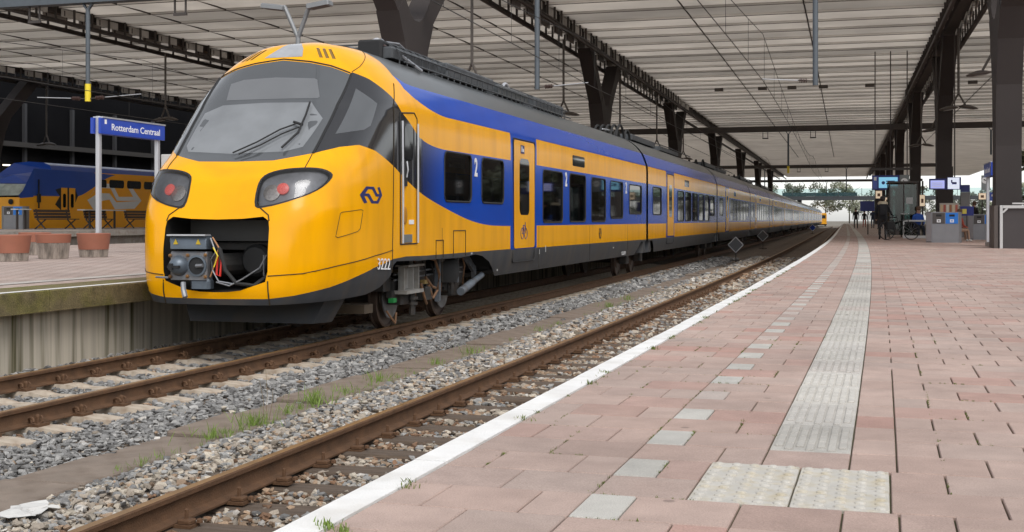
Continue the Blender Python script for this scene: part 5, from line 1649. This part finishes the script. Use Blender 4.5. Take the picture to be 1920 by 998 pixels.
# ================================================================== station hall behind, closing the view on the left
HALL = mat('hall_dark', (.010, .010, .011), 1.0, var=.2, vscale=.3, spec=0)
hall = thing('station_hall', 'dark station building closing the view behind the blue train', 'building')
m = MB(); m.box(-76, -60, 0, 260, -1, 11.5); m.build('wall', HALL, hall)
for k in range(16):
    m = MB(); m.box(-59.95, -59.7, 60 + k * 5.5, 60.25 + k * 5.5, -1, 9.2); m.build('pilaster', mat('hall_post', (.035, .035, .038), .6), hall)
m = MB(); m.box(-59.9, -59.4, 20, 190, 6.0, 6.35); m.build('fascia', mat('hall_beam', (.05, .047, .045), .6), hall)
for k, (t, z) in enumerate(((74, 4.6), (77.5, 4.5), (94, 4.4), (97.5, 4.3))):
    m = MB(); m.box(-59.6, -59.3, t, t + .7, z, z + .08); o = m.build('lit_lamp', mat('hall_lamp', (.9, .85, .7), .4, emit=(1, .9, .7), estr=2.0), hall)

# ================================================================== right platform furniture
SCR = mat('screen_blue', (.10, .28, .42), .3, emit=(.22, .52, .72), estr=.55, var=.05)
SCRV = mat('screen_violet', (.2, .22, .5), .3, emit=(.42, .45, .85), estr=.55, var=.05)
NBL = mat('display_blue', (.008, .015, .16), .4)
PGR = mat('panel_grey', (.22, .24, .24), .5, var=.05)
CLKW = mat('clock_white', (.85, .85, .84), .4)
def clock(parent, p, r_, face_dir=-1):
    Mc = Matrix.Translation(p) @ Matrix.Rotation(R(90), 4, 'X')
    m = MB(); m.lathe([(r_, 0), (r_, .03), (r_ - .01, .035), (.01, .035)], 24, Mc); c = m.build('clock_face', CLKW, parent)
    for a, l, w in ((-50, r_ * .5, .035), (100, r_ * .78, .025)):
        d = Vector((math.sin(R(a)), 0, math.cos(R(a)))); m = MB(); q = Vector(p) + Vector((0, -.042, 0)); m.beam(q, q + d * l, .008, w); m.build('clock_hand', BLKM, c)
rt = thing('departure_display', 'blue departure display with round clock hung over the right platform', 'display', P(.376, 66, 0), heading(66))
m = MB(); m.bev(0, 1.33, -.08, .08, 2.30, 3.04, .01); m.build('casing', NBL, rt)
m = MB(); m.box(.05, .26, -.095, -.078, 2.36, 2.98); s_ = m.build('platform_panel', SGB, rt)
m = MB(); m.box(.09, .22, -.104, -.094, 2.78, 2.95); m.build('platform_number', SGW, s_)
m = MB(); m.box(.33, 1.24, -.095, -.078, 2.40, 2.94); sc_ = m.build('screen', SCR, rt)
m = MB(); m.lathe([(.085, 0), (.085, .008)], 18, Matrix.Translation((.55, -.094, 2.66)) @ Matrix.Rotation(R(90), 4, 'X')); m.build('line_symbol', NBL, sc_)
for z, w in ((2.74, .42), (2.62, .36)):
    m = MB(); m.box(.68, .68 + w, -.101, -.094, z - .025, z + .025); m.build('text_row', NBL, sc_)
m = MB(); m.bev(1.335, 1.80, -.08, .08, 2.28, 3.05, .01); m.build('clock_panel', PGR, rt)
clock(rt, (1.56, -.083, 2.72), .17)
m = MB(); m.box(-.05, 1.95, -.06, .06, 3.30, 3.42); m.build('carrier_beam', STE, rt)
for x in (.15, .9, 1.7):
    m = MB(); m.tube([(x, 0, 3.02), (x, 0, 9.3)], .03, 6); m.build('hanger', STE, rt)
rt = thing('departure_display', 'pair of blue and white information screens before the dark column', 'display', P(2.767, 60, 0), heading(60))
m = MB(); m.bev(0, .76, -.06, .06, 2.17, 2.66, .01); m.build('casing', NBL, rt)
m = MB(); m.box(.06, .66, -.075, -.058, 2.22, 2.58); sc_ = m.build('screen', SCRV, rt)
for z in (2.30, 2.38, 2.46): m = MB(); m.box(.12, .58, -.08, -.074, z - .012, z + .012); m.build('text_row', SGW, sc_)
m = MB(); m.bev(.78, 1.37, -.06, .06, 2.16, 2.72, .01); m.build('casing', NBL, rt)
m = MB(); m.box(.80, 1.30, -.075, -.058, 2.19, 2.70); sc_ = m.build('map_screen', mat('map_white', (.6, .65, .75), .4, emit=(.75, .8, .95), estr=.45), rt)
m = MB(); m.box(.98, 1.18, -.08, -.074, 2.40, 2.50); m.box(.94, 1.0, -.08, -.074, 2.46, 2.60); m.build('map_drawing', NBL, sc_)
for x in (.3, 1.1):
    m = MB(); m.tube([(x, 0, 2.65), (x, 0, 9.3)], .03, 6); m.build('hanger', STE, rt)
# lit sign boxes
CREAM = mat('lit_cream', (.75, .62, .48), .5, emit=(.85, .66, .46), estr=.35)
for la, t, w, z0, z1, lb in ((.62, 70, .36, 1.92, 2.36, 'square cream lit sign box below the departure display'), (1.13, 71, .23, 1.66, 2.02, 'small cream lit sign box above the man with bicycle'), (2.45, 62, .26, 1.42, 1.98, 'cream lit sign box right of the glass shelter'), (5.05, 62, .35, 1.72, 2.05, 'cream lit sign box beside the blue square at right')):
    rt = thing('lit_sign', lb, 'sign', P(la, t, 0), heading(t))
    m = MB(); m.bev(0, w, -.06, .06, z0, z1, .015); m.build('box', STE, rt)
    m = MB(); m.box(.02, w - .02, -.075, -.058, z0 + .02, z1 - .02); f = m.build('panel', CREAM, rt)
    m = MB(); m.box(w * .3, w * .7, -.082, -.074, z0 + (z1 - z0) * .3, z0 + (z1 - z0) * .65); m.build('picture', mat('sign_brown', (.2, .1, .05), .6), f)
    m = MB(); m.tube([(w / 2, 0, 0), (w / 2, 0, z0)], .03, 6); m.build('post', STE, rt)
m = MB(); m.bev(0, .75, -.05, .05, 1.26, 1.80, .01); o = m.build('blue_panel_sign', NBL); o.location = P(-.16, 70.2, 0)
tag(o, 'dark blue panel sign left of the man with bicycle', 'sign')
m = MB(); m.bev(-.03, .03, -.03, .03, 0, 1.26, .005, Matrix.Translation((.4, 0, 0))); m.build('post', STE, o)
rt = thing('blue_sign', 'small blue square sign with white disc at far right', 'sign', P(5.55, 62.3, 0), heading(62))
m = MB(); m.bev(0, .33, -.04, .04, 1.68, 2.07, .01); m.build('panel', SGB, rt)
m = MB(); m.lathe([(.06, 0), (.06, .01)], 14, Matrix.Translation((.16, -.042, 1.93)) @ Matrix.Rotation(R(90), 4, 'X')); m.build('disc', SGW, rt)
m = MB(); m.tube([(.16, 0, 0), (.16, 0, 1.68)], .03, 6); m.build('post', STE, rt)
# clock on a panel
rt = thing('platform_clock', 'round white clock on grey panel behind the sign post', 'clock', P(4.06, 50, 0), heading(50))
m = MB(); m.bev(0, .30, -.05, .05, 1.90, 2.46, .01); m.build('panel', PGR, rt)
clock(rt, (.13, -.053, 2.27), .125)
m = MB(); m.tube([(.24, 0, 0), (.24, 0, 1.9)], .03, 6); m.build('post', STE, rt)
# glass shelter
def clear_glass(name, tint, mixv):
    m_ = bpy.data.materials.new(name); m_.use_nodes = True
    N = m_.node_tree.nodes; L = m_.node_tree.links
    tr = N.new('ShaderNodeBsdfTransparent'); tr.inputs['Color'].default_value = (*tint, 1)
    gl = N.new('ShaderNodeBsdfGlossy'); gl.inputs['Roughness'].default_value = .03
    mx = N.new('ShaderNodeMixShader'); mx.inputs[0].default_value = mixv
    L.new(tr.outputs[0], mx.inputs[1]); L.new(gl.outputs[0], mx.inputs[2]); L.new(mx.outputs[0], N['Material Output'].inputs['Surface'])
    return m_
GTINT = clear_glass('shelter_glass', (.42, .50, .49), .05)
rt = thing('glass_shelter', 'dark tinted glass shelter beside the man with bicycle', 'shelter', P(.99, 58, 0), heading(58))
for x in (0, .6, 1.17):
    m = MB(); m.bev(-.03, .03, -.03, .03, 0, 2.42, .006, Matrix.Translation((x, 0, 0))); m.build('post', STE, rt)
    m = MB(); m.bev(-.03, .03, -.03, .03, 0, 2.42, .006, Matrix.Translation((x, 2.6, 0))); m.build('post', STE, rt)
for x in (.03, .63):
    m = MB(); m.box(x, x + (.54 if x < .5 else .51), -.008, .008, .12, 2.36); m.build('pane', GTINT, rt)
    m = MB(); m.box(x, x + (.54 if x < .5 else .51), 2.592, 2.608, .12, 2.36); m.build('pane', GTINT, rt)
m = MB(); m.box(-.008, .008, .04, 2.56, .12, 2.36); m.build('pane', GTINT, rt)
m = MB(); m.box(-.06, 1.23, -.08, 2.7, 2.43, 2.50); m.build('roof', STE, rt)
m = MB(); m.box(.70, .98, -.02, -.010, 1.5, 1.78); m.build('notice', mat('notice_grey', (.42, .42, .42), .6), rt)
m = MB(); m.box(.1, 1.1, 2.2, 2.5, .42, .47); m.build('seat', BENW, rt)
# waist-high glazed screen
rt = thing('glazed_screen', 'waist high screen with pale frame left of the recycling bin', 'screen', P(1.5, 56.5, 0), heading(56))
FRM = mat('frame_pale', (.50, .50, .49), .5, var=.05)
m = MB(); m.box(0, 1.1, -.05, .05, .72, .79); m.build('top_rail', FRM, rt)
m = MB(); m.box(0, .06, -.045, .045, 0, .72); m.build('post', FRM, rt)
m = MB(); m.box(1.04, 1.1, -.045, .045, 0, .72); m.build('post', FRM, rt)
m = MB(); m.box(.06, 1.04, -.04, .04, 0, .12); m.build('bottom_rail', FRM, rt)
m = MB(); m.box(.06, 1.04, -.006, .006, .12, .72); m.build('pane', clear_glass('pale_glass', (.75, .78, .78), .05), rt)
# magazine rack behind the bin
rt = thing('leaflet_rack', 'rack with coloured leaflets standing behind the recycling bin', 'rack', P(2.55, 49.5, 0), heading(50))
m = MB(); m.box(0, .68, 0, .12, 0, 1.42); m.build('rack_frame', mat('rack_beige', (.36, .32, .27), .6), rt)
for k in range(6):
    cl = [(.5, .35, .2), (.35, .08, .05), (.6, .55, .45), (.3, .12, .05), (.55, .45, .3), (.4, .1, .06)][k]
    m = MB(); m.box(.03 + k * .105, .11 + k * .105, -.02, .0, .98, 1.36); m.build('leaflet', mat('leaflet_%d' % k, cl, .6), rt)
m = MB(); m.box(.72, 1.20, .02, .1, .95, 1.30); m.build('blue_board', NBL, rt); m = MB(); m.box(.8, .95, .0, .02, 1.02, 1.2); m.build('leaflet', mat('leaflet_y', (.6, .5, .08), .6), rt)
m = MB(); m.box(.94, .98, .04, .08, 0, .95); m.build('rack_leg', STE, rt)
# grey pillar
m = MB(); m.bev(-.20, .20, -.2, .2, 0, 2.05, .02); o = m.build('grey_pillar', mat('pillar_grey', (.20, .19, .185), .6, var=.08)); o.location = P(4.35, 60.5, 0)
tag(o, 'square grey pillar with small blue top behind the recycling bin', 'pillar')
m = MB(); m.bev(-.2, .2, -.14, .14, 2.06, 2.38, .02); m.build('blue_top', NBL, o)
# wall box of the stairs at the right edge, pale tubular frame
rt = thing('stair_enclosure', 'dark waist high stair enclosure with pale rail at the right edge', 'enclosure', P(3.28, 37.4, 0), heading(37))
m = MB(); m.box(.10, 2.6, .02, 1.4, 0, 1.17); m.build('panel', mat('enclosure_brown', (.05, .042, .042), .6, var=.1, vscale=2), rt)
m = MB(); m.box(-.02, .085, .01, 1.4, 0, 1.20); m.build('side_panel', mat('enclosure_side', (.085, .07, .062), .6, var=.1), rt)
m = MB(); m.bev(.12, .20, -.05, .015, 0, 1.20, .01); m.build('frame_post', FRM, rt)
m = MB(); m.box(.205, 2.6, -.05, .015, 1.12, 1.20); m.build('frame_rail', FRM, rt)
m = MB(); m.box(.45, 2.6, -.04, .01, 1.235, 1.275); m.build('hand_rail', FRM, rt)
m = MB(); m.beam((.2, -.02, 1.0), (.32, -.02, 1.12), .05, .05); m.build('brace', FRM, rt)

# diamond signs between the tracks
DIA = mat('diamond_mesh', (.10, .105, .11), .5, var=.1, vscale=30)
def diamond(la, t, zc, r_, label, colr=None, border=ALU):
    rt = thing('diamond_sign', label, 'sign', P(la, t, -1.0), heading(t) + R(-8), group='diamond track signs')
    zc = zc + 1.0
    m = MB(); m.prism([(0, -r_), (r_, 0), (0, r_), (-r_, 0)], -.012, .012, lambda u, v, q: Vector((u, q, zc + v))); m.build('plate', colr or DIA, rt)
    m = MB(); c = [Vector((0, -.02, zc - r_)), Vector((r_, -.02, zc)), Vector((0, -.02, zc + r_)), Vector((-r_, -.02, zc))]
    for i in range(4): m.beam(c[i], c[(i + 1) % 4], .03, .035)
    m.build('border', border, rt)
    m = MB(); m.tube([(0, .02, 0), (0, .02, zc)], .025, 6); m.build('post', STE, rt)
    m = MB(); m.box(-.25, .25, -.05, .05, 0.05, .10); m.build('foot', STE, rt)
diamond(-5.4, 53.9, -.27, .33, 'grey diamond track sign nearer to the viewer between the tracks')
diamond(-5.75, 76.7, -.17, .33, 'grey diamond track sign farther back between the tracks')
diamond(-4.9, 160, -.2, .42, 'small blue diamond sign far down the track', SGB, SGW)

# sheet of white paper on the ballast
m = MB()
nx_, ny_ = 9, 6
for j in range(ny_):
    for i in range(nx_):
        u, v_ = i / (nx_ - 1), j / (ny_ - 1)
        ex = .04 * math.sin(v_ * 7) + random.uniform(-.015, .015); ey = .03 * math.sin(u * 9) + random.uniform(-.01, .01)
        m.v.append(tuple(P(-4.90 + u * .26 + ex + v_ * .05, 6.02 + v_ * .30 + ey - u * .12, -.880 + random.uniform(0, .022))))
for j in range(ny_ - 1):
    for i in range(nx_ - 1):
        if (i, j) in ((0, 0), (nx_ - 2, 0), (nx_ - 2, ny_ - 2)): continue
        m.f.append((j * nx_ + i, j * nx_ + i + 1, (j + 1) * nx_ + i + 1, (j + 1) * nx_ + i))
o = m.build('paper_scrap', mat('paper_white', (.55, .54, .52), .8, var=.12, vscale=9)); tag(o, 'crumpled white paper scrap lying on the ballast at lower left', 'paper')

# ================================================================== weeds
def tufts(name, spots, label, mt, wd=.09):
    m = MB()
    for p, h, n, sp in spots:
        for k in range(n):
            a = random.uniform(0, 2 * math.pi); r_ = abs(random.gauss(0, sp)); q = Vector(p) + Vector((r_ * math.cos(a), r_ * math.sin(a), 0))
            hh_ = h * random.uniform(.4, 1.15); lean = Vector((random.gauss(0, .35), random.gauss(0, .35), 0)) * hh_
            w = hh_ * wd + .001
            d = Vector((math.cos(a + 1.3), math.sin(a + 1.3), 0)) * w
            m.add([q - d, q + d, q + lean * .5 + Vector((0, 0, hh_ * .6)) + d * .6, q + lean + Vector((0, 0, hh_)), q + lean * .5 + Vector((0, 0, hh_ * .6)) - d * .6], [(0, 1, 2, 3, 4)])
    o = m.build(name, mt, fix=False); tag(o, label, 'weeds', kind='stuff'); return o
GRB = mat('grass_bright', (.17, .25, .045), .6, var=.35, vscale=30)
GRM = mat('moss_green', (.13, .16, .035), .85, var=.4, vscale=30)
sp_ = []
for t, n, h in ((9.0, 90, .13), (9.6, 120, .16), (10.3, 60, .12), (10.9, 110, .18), (11.6, 70, .12), (12.6, 80, .15), (14.3, 50, .12), (15.6, 60, .15), (19, 40, .12), (24.5, 80, .16), (27, 50, .14)):
    sp_.append((P(-5.18 + random.uniform(-.06, .05), t, -.955), h * .85, int(n * .9), .14))
for k in range(70):
    t = random.uniform(7.5, 16) if k < 50 else random.uniform(16, 30)
    sp_.append((P(-5.14 + random.gauss(0, .04), t, -.955), random.uniform(.03, .075), 16, .06))
tufts('grass', sp_, 'bright green grass growing along the duct covers between the tracks', GRB, .028)
sp_ = []
for k in range(60):
    t = random.uniform(3.2, 22)
    sp_.append((P(-1.388 + random.gauss(0, .008), t, -.004), random.uniform(.008, .026), int(random.uniform(8, 40)), random.uniform(.012, .035)))
for k in range(90):
    kk = random.randrange(0, 20); t = T0 + ROW * kk; la = random.choice([-1.262, -.978, -1.118, -.833, -.833, -.695, -.545, .18, .32]) 
    along_t = random.random() < .6
    for j in range(5):
        sp_.append((P(la + (0 if along_t else random.uniform(0, .2)), t + (random.uniform(0, .28) if along_t else 0), -.006), random.uniform(.006, .013), 7, .007))
tufts('moss', sp_, 'moss and small weeds in the paving joints by the white edge', GRM)
sp_ = [(P(-1.40, 3.0, 0), .022, 60, .022), (P(-1.35, 2.97, 0), .016, 40, .018)]
tufts('edge_weed', sp_, 'leafy green weed on the white edge at the bottom of the picture', GRB)
# thin dry stem
rt = thing('dry_weed', 'thin dry upright weed stem beside the duct covers', 'plant', P(-5.17, 9.85, -.96))
for dx, h in ((0, .47), (.03, .3), (-.025, .36)):
    m = MB(); m.tube([(dx, 0, 0), (dx * 1.5 + .01, .01, h * .5), (dx * 2.4, .0, h)], .004, 4, .0015); m.build('stem', mat('dry_stem', (.22, .17, .10), .8), rt)

# ================================================================== people
def person(loc, rz, cols, label, pose='stand', h=1.76, bag=None, hood=None):
    """one continuous skinned body, coloured by height, posed from joints (x right, y forward)"""
    s = h / 1.76
    if pose == 'sit':
        J = {'pel': (0, 0, .50), 'ch': (0, .06, .92), 'nk': (0, .08, 1.08), 'hd': (0, .11, 1.20), 'ht': (0, .12, 1.31)}
        LG = [[(.10, 0, .48), (.12, .42, .50), (.13, .46, .08), (.13, .60, .04)], [(-.10, 0, .48), (-.12, .42, .50), (-.13, .46, .08), (-.13, .60, .04)]]
        AR = [[(.19, .05, .98), (.25, .10, .70), (.14, .34, .60), (.10, .42, .60)], [(-.19, .05, .98), (-.25, .10, .70), (-.14, .34, .60), (-.10, .42, .60)]]
    else:
        st = .22 if pose == 'walk' else .02
        J = {'pel': (0, 0, .93), 'ch': (0, .02, 1.33), 'nk': (0, .03, 1.49), 'hd': (0, .05, 1.60), 'ht': (0, .06, 1.71)}
        LG = [[(.10, 0, .90), (.11, st * .5 + .03, .49), (.11, st * .8 - .02, .09), (.12, st * .8 + .14, .04)], [(-.10, 0, .90), (-.11, -st * .2 + .05, .49), (-.12, -st - .02, .10), (-.13, -st + .13, .04)]]
        AR = [[(.20, .0, 1.40), (.25, -.03 - st * .3, 1.12), (.25, .08, .87), (.24, .12, .79)], [(-.20, .0, 1.40), (-.25, -.03 + st * .3, 1.12), (-.25, .10, .87), (-.24, .14, .79)]]
        if pose == 'bike': AR[0] = [(.20, .0, 1.40), (.30, .03, 1.14), (.40, .22, 1.0), (.44, .28, 1.0)]
    vs_, es, rad = [], [], []
    def v(p, r_): vs_.append(tuple(c * s for c in p)); rad.append(r_ * s); return len(vs_) - 1
    pel = v(J['pel'], .15); mid = v(tuple((a + b) / 2 for a, b in zip(J['pel'], J['ch'])), .15); ch = v(J['ch'], .175); nk = v(J['nk'], .065); hd = v(J['hd'], .095); ht = v(J['ht'], .085)
    es += [(pel, mid), (mid, ch), (ch, nk), (nk, hd), (hd, ht)]
    for L_ in LG:
        prev = pel
        for p, r_ in zip(L_, (.105, .072, .048, .042)): k = v(p, r_); es.append((prev, k)); prev = k
    for A in AR:
        prev = ch
        for p, r_ in zip(A, (.075, .055, .038, .035)): k = v(p, r_); es.append((prev, k)); prev = k
    me = bpy.data.meshes.new('body'); me.from_pydata(vs_, es, [])
    ob = bpy.data.objects.new('body', me); COL.objects.link(ob)
    ob.modifiers.new('skin', 'SKIN'); sub = ob.modifiers.new('sub', 'SUBSURF'); sub.levels = 2; sub.render_levels = 2
    for i, sv in enumerate(me.skin_vertices[0].data): sv.radius = (rad[i], rad[i] * .86); sv.use_root = (i == 0)
    dg = bpy.context.evaluated_depsgraph_get(); dg.update()
    bme = bpy.data.meshes.new_from_object(ob.evaluated_get(dg)); bpy.data.objects.remove(ob); bpy.data.meshes.remove(me)
    bme.materials.clear()
    for c in ('top', 'legs', 'shoes', 'skin'): bme.materials.append(cols[c])
    for p in bme.polygons:
        z = p.center.z / s; ax = abs(p.center.x) / s
        if pose == 'sit': k = 3 if z > 1.08 else (0 if z > .60 or ax > .2 else (2 if z < .10 else 1))
        else: k = 3 if z > 1.50 else (0 if z > .86 else (2 if z < .10 else 1))
        if pose != 'sit' and ax > .21 and z < .84: k = 3
        p.material_index = k; p.use_smooth = True
    rt = thing('person', label, 'person', loc, rz)
    link('body', bme, rt)
    hm = MB(); hx = J['hd']; hz = (J['hd'][2] + J['ht'][2]) / 2
    hm.lathe([(.06, -.09), (.112, -.03), (.118, .05), (.09, .11), (.03, .135)], 14, Matrix.Translation((hx[0] * s, (hx[1] - .018) * s, hz * s + .02)) @ Matrix.Diagonal((s * .92, s, s, 1)))
    hm.build('hair', cols['hair'], rt, smooth=True)
    if hood is not None:
        m = MB(); m.lathe([(.15, -.06), (.20, -.02), (.185, .05), (.12, .09)], 16, Matrix.Translation((0, -.05, J['nk'][2] * s))); m.build('hood', hood, rt, smooth=True)
    if bag is not None:
        m = MB(); m.bev(-.16, .16, -.30, -.13, 1.0, 1.42, .04); m.build('backpack', bag, rt)
    return rt
SKIN = mat('skin', (.42, .24, .17), .55)
def cl(n, c, r_=.8): return mat('cloth_' + n, c, r_, var=.15, vscale=10)
HAIRD = mat('hair_dark', (.02, .014, .01), .6); HAIRB = mat('hair_brown', (.10, .05, .025), .6)
K = cl('black', (.014, .014, .017)); KJ = cl('jeans', (.025, .035, .07)); KD = cl('dark', (.022, .02, .02)); KB = cl('blue', (.02, .08, .36)); SHO = cl('shoes', (.01, .01, .01)); SHW = cl('white_shoes', (.6, .6, .58)); KR = cl('red', (.30, .05, .03)); KT = cl('tan', (.34, .22, .15))
person(P(.56, 51.9, 0), R(4), dict(top=K, legs=KD, shoes=SHO, skin=SKIN, hair=HAIRD), 'person in black jacket with pale hood seen from behind holding a bicycle', 'bike', 1.70, bag=K, hood=cl('cream', (.52, .45, .33)))
person(P(-.05, 115, 0), R(175), dict(top=K, legs=KD, shoes=SHO, skin=SKIN, hair=HAIRD), 'person in dark clothes walking alone far down the guide line', 'walk', 1.78)
person(P(1.45, 118, 0), R(10), dict(top=cl('navy', (.02, .025, .05)), legs=KJ, shoes=SHO, skin=SKIN, hair=HAIRD), 'person in navy jacket farther back left of the bicycle', 'walk', 1.75)
person(P(1.85, 109, 0), R(160), dict(top=K, legs=KJ, shoes=SHO, skin=SKIN, hair=HAIRB), 'person in dark jacket and jeans just left of the bicycle rider', 'walk', 1.74)
person(P(.9, 132, 0), R(0), dict(top=KD, legs=KR, shoes=SHO, skin=SKIN, hair=HAIRD), 'person in dark top farthest away near the lit end of platform', 'walk', 1.70)
person(P(2.15, 57.6, 0), R(200), dict(top=KB, legs=KJ, shoes=SHW, skin=SKIN, hair=HAIRB), 'person in blue top sitting behind the glazed screen', 'sit', 1.74)
person(P(4.95, 66.5, 0), R(90), dict(top=K, legs=KJ, shoes=SHW, skin=SKIN, hair=HAIRD), 'person in black jacket and blue jeans standing right of the grey pillar', 'stand', 1.74)
person(P(5.5, 68.5, 0), R(120), dict(top=KD, legs=K, shoes=SHW, skin=SKIN, hair=HAIRB), 'person in dark clothes partly behind the thin sign post', 'stand', 1.70)
person(P(3.10, 48.3, 0), R(-60), dict(top=KR, legs=KT, shoes=SHW, skin=SKIN, hair=HAIRB), 'person in white shoes mostly hidden behind the recycling bin', 'sit', 1.5)
# stool for the sitting ones
for la, t, lb in ((2.15, 57.72, 'plain dark stool under the person in blue'), (3.10, 48.35, 'plain dark stool behind the recycling bin')):
    rt = thing('stool', lb, 'stool', P(la, t, 0))
    m = MB(); m.lathe([(.17, .36), (.18, .38), (.18, .41), (.16, .42)], 16); m.build('seat', STE, rt)
    for a in (45, 135, 225, 315):
        m = MB(); m.tube([(.11 * math.cos(R(a)), .11 * math.sin(R(a)), .37), (.17 * math.cos(R(a)), .17 * math.sin(R(a)), 0)], .013, 6); m.build('leg', STE, rt)

# bicycle
bk = thing('bicycle', 'dark city bicycle held by the person in black jacket', 'bicycle', P(1.18, 51.95, 0), heading(52) + R(-62))
BKM = mat('bike_black', (.015, .015, .016), .4)
for y in (-.54, .54):
    m = MB(); m.tube([(0, y + .335 * math.cos(a), .35 + .335 * math.sin(a)) for a in np.linspace(0, 2 * math.pi, 33)], .019, 6); wh = m.build('wheel', RUB, bk, smooth=True)
    m = MB()
    for k in range(12): a = math.pi * k / 6; m.tube([(0, y, .35), (0, y + .32 * math.cos(a), .35 + .32 * math.sin(a))], .0025, 3)
    m.build('spokes', ALU, wh)
    m = MB(); m.tube([(0, y + .37 * math.cos(a), .35 + .37 * math.sin(a)) for a in np.linspace(.2, 2.6, 14)], .016, 5); m.build('mudguard', BKM, bk)
m = MB()
for p, q in (((0, -.54, .35), (0, -.10, .28)), ((0, -.10, .28), (0, -.25, .80)), ((0, -.25, .80), (0, -.54, .35)), ((0, -.10, .28), (0, .36, .72)), ((0, -.22, .70), (0, .34, .80)), ((0, .54, .35), (0, .34, .95))): m.tube([p, q], .018, 7)
m.build('frame', BKM, bk, smooth=True)
m = MB(); m.tube([(-.30, .24, 1.04), (-.10, .34, 1.02), (.10, .34, 1.02), (.30, .24, 1.04)], .014, 6); m.build('handlebar', ALU, bk)
m = MB(); m.bev(-.08, .08, -.14, .12, 0, .06, .02, Matrix.Translation((0, -.27, .86))); m.build('saddle', RUB, bk)
m = MB(); m.lathe([(.09, -.01), (.09, .01)], 16, Matrix.Translation((.03, -.10, .28)) @ Matrix.Rotation(R(90), 4, 'Y')); m.build('chainring', STE, bk)
m = MB(); m.bev(.06, .22, -.62, -.30, .42, .74, .03); m.build('pannier_bag', RUB, bk)

# ================================================================== far end: bridge, trees, yellow trains
FB = mat('bridge_dark', (.05, .055, .06), .6)
fb = thing('footbridge', 'dark footbridge with glass parapet crossing beyond the roof', 'bridge')
m = MB(); m.box(-60, 45, 300, 303, 5.35, 6.25); m.build('deck', FB, fb)
m = MB(); m.box(-60, 45, 299.9, 299.95, 6.3, 8.0); m.build('parapet', clear_glass('parapet_glass', (.80, .90, .90), .04), fb)
for k in range(20):
    m = MB(); m.box(-58 + k * 5.2, -57.9 + k * 5.2, 299.8, 299.9, 6.2, 8.1); m.build('parapet_post', FB, fb)
m = MB(); m.box(-24, -7, 301, 302, 6.3, 7.1); m.build('side_band', mat('bridge_teal', (.06, .09, .10), .5), fb)
for x in (-45, -20.5, 12, 30):
    m = MB(); m.box(x, x + .9, 301, 302.4, -1, 5.35); m.build('pier', FB, fb)

def leaf_mat(n, c): return mat(n, c, .7, var=.4, vscale=1.5, rand=.15)
LV = [leaf_mat('leaf_hazy_grey', (.17, .19, .135)), leaf_mat('leaf_hazy_olive', (.19, .20, .13)), leaf_mat('leaf_hazy_dark', (.14, .16, .115))]  # paleness of distance haze is mixed into the leaf colours
BARK = mat('bark', (.08, .065, .05), .9, var=.3)
def tree(x, y, h, r_, i, label):
    rt = thing('tree', label, 'tree', (x, y, -1.1), random.uniform(0, 6), group='trees beyond the footbridge')
    m = MB(); m.tube([(0, 0, 0), (.1, 0, h * .35), (0, .1, h * .8)], .22, 7, .06)
    tips = []
    for k in range(7):
        a = k * 2.4; z0 = h * (.3 + .06 * k); p = Vector((r_ * .75 * math.cos(a), r_ * .75 * math.sin(a), z0 + h * .22)); m.tube([(0, 0, z0), (p.x * .5, p.y * .5, z0 + h * .14), tuple(p)], .09, 5, .03); tips.append(p)
    m.build('trunk', BARK, rt, smooth=True)
    m = MB()
    cl_ = [Vector((random.gauss(0, r_ * .5), random.gauss(0, r_ * .5), h * random.uniform(.35, .95))) for _ in range(26)]
    for c in cl_:
        for k in range(80):
            d = Vector((random.gauss(0, 1), random.gauss(0, 1), random.gauss(0, .8))); d = d.normalized() * (r_ * .32 * random.random() ** .4)
            q = c + d; u = Vector((random.gauss(0, 1), random.gauss(0, 1), random.gauss(0, 1))).normalized() * .27; w = u.cross(Vector((random.random(), random.random(), 1))).normalized() * .18
            m.add([q - u, q + w, q + u, q - w], [(0, 1, 2, 3)])
    m.build('crown', LV[i % 3], rt, fix=False)
for i in range(16):
    x = -62 + i * 7.2 + random.uniform(-2, 2); y = random.uniform(345, 380)
    tree(x, y, random.uniform(9.5, 12.5), random.uniform(3.2, 4.4), i, 'haze tinted grey green tree in the row beyond the footbridge')
for i in range(5):
    tree(16 + i * 6.0 + random.uniform(-1, 1), 130 + i * 9, random.uniform(7, 9), 3.2, i + 1, f'pale green tree seen past the right columns, {["nearest","second","third","fourth","fifth"][i]} to the viewer')
def far_train(x, y, L_, label):
    rt = thing('parked_train', label, 'train', (x, y, -.9), R(4), group='yellow trains far away')
    m = MB(); m.bev(-1.4, 1.4, 0, L_, .5, 3.5, .25); m.build('body', YEL2, rt)
    m = MB(); m.box(-1.1, 1.1, -.03, .02, 2.0, 2.9); m.build('windscreen', GLS, rt)
    m = MB(); m.box(-1.42, 1.42, .5, L_ - .5, .2, .7); m.build('underframe', BLKM, rt)
    for k in range(int(L_ // 2.5)):
        m = MB(); m.box(1.395, 1.41, 1 + k * 2.5, 2.6 + k * 2.5, 1.7, 2.5); m.build('window', GLS, rt)
far_train(-17.5, 350, 40, 'yellow train parked far beyond the platform end')

# unseen block added right of the platform to cut sky reflections in the train
ob = thing('reflection_blocker', 'unseen long dark block added right of the station to cut sky reflections', 'building')
m = MB(); m.box(34, 48, -40, 270, -1.1, 9); m.build('wall', mat('blocker_dark', (.10, .075, .06), .9, var=.2, vscale=.6), ob)
for k in range(28):
    for z in (1.5, 5.5):
        m = MB(); m.box(33.94, 34.02, -35 + k * 10.5, -28.5 + k * 10.5, z, z + 2.2); m.build('window', GLS, ob)
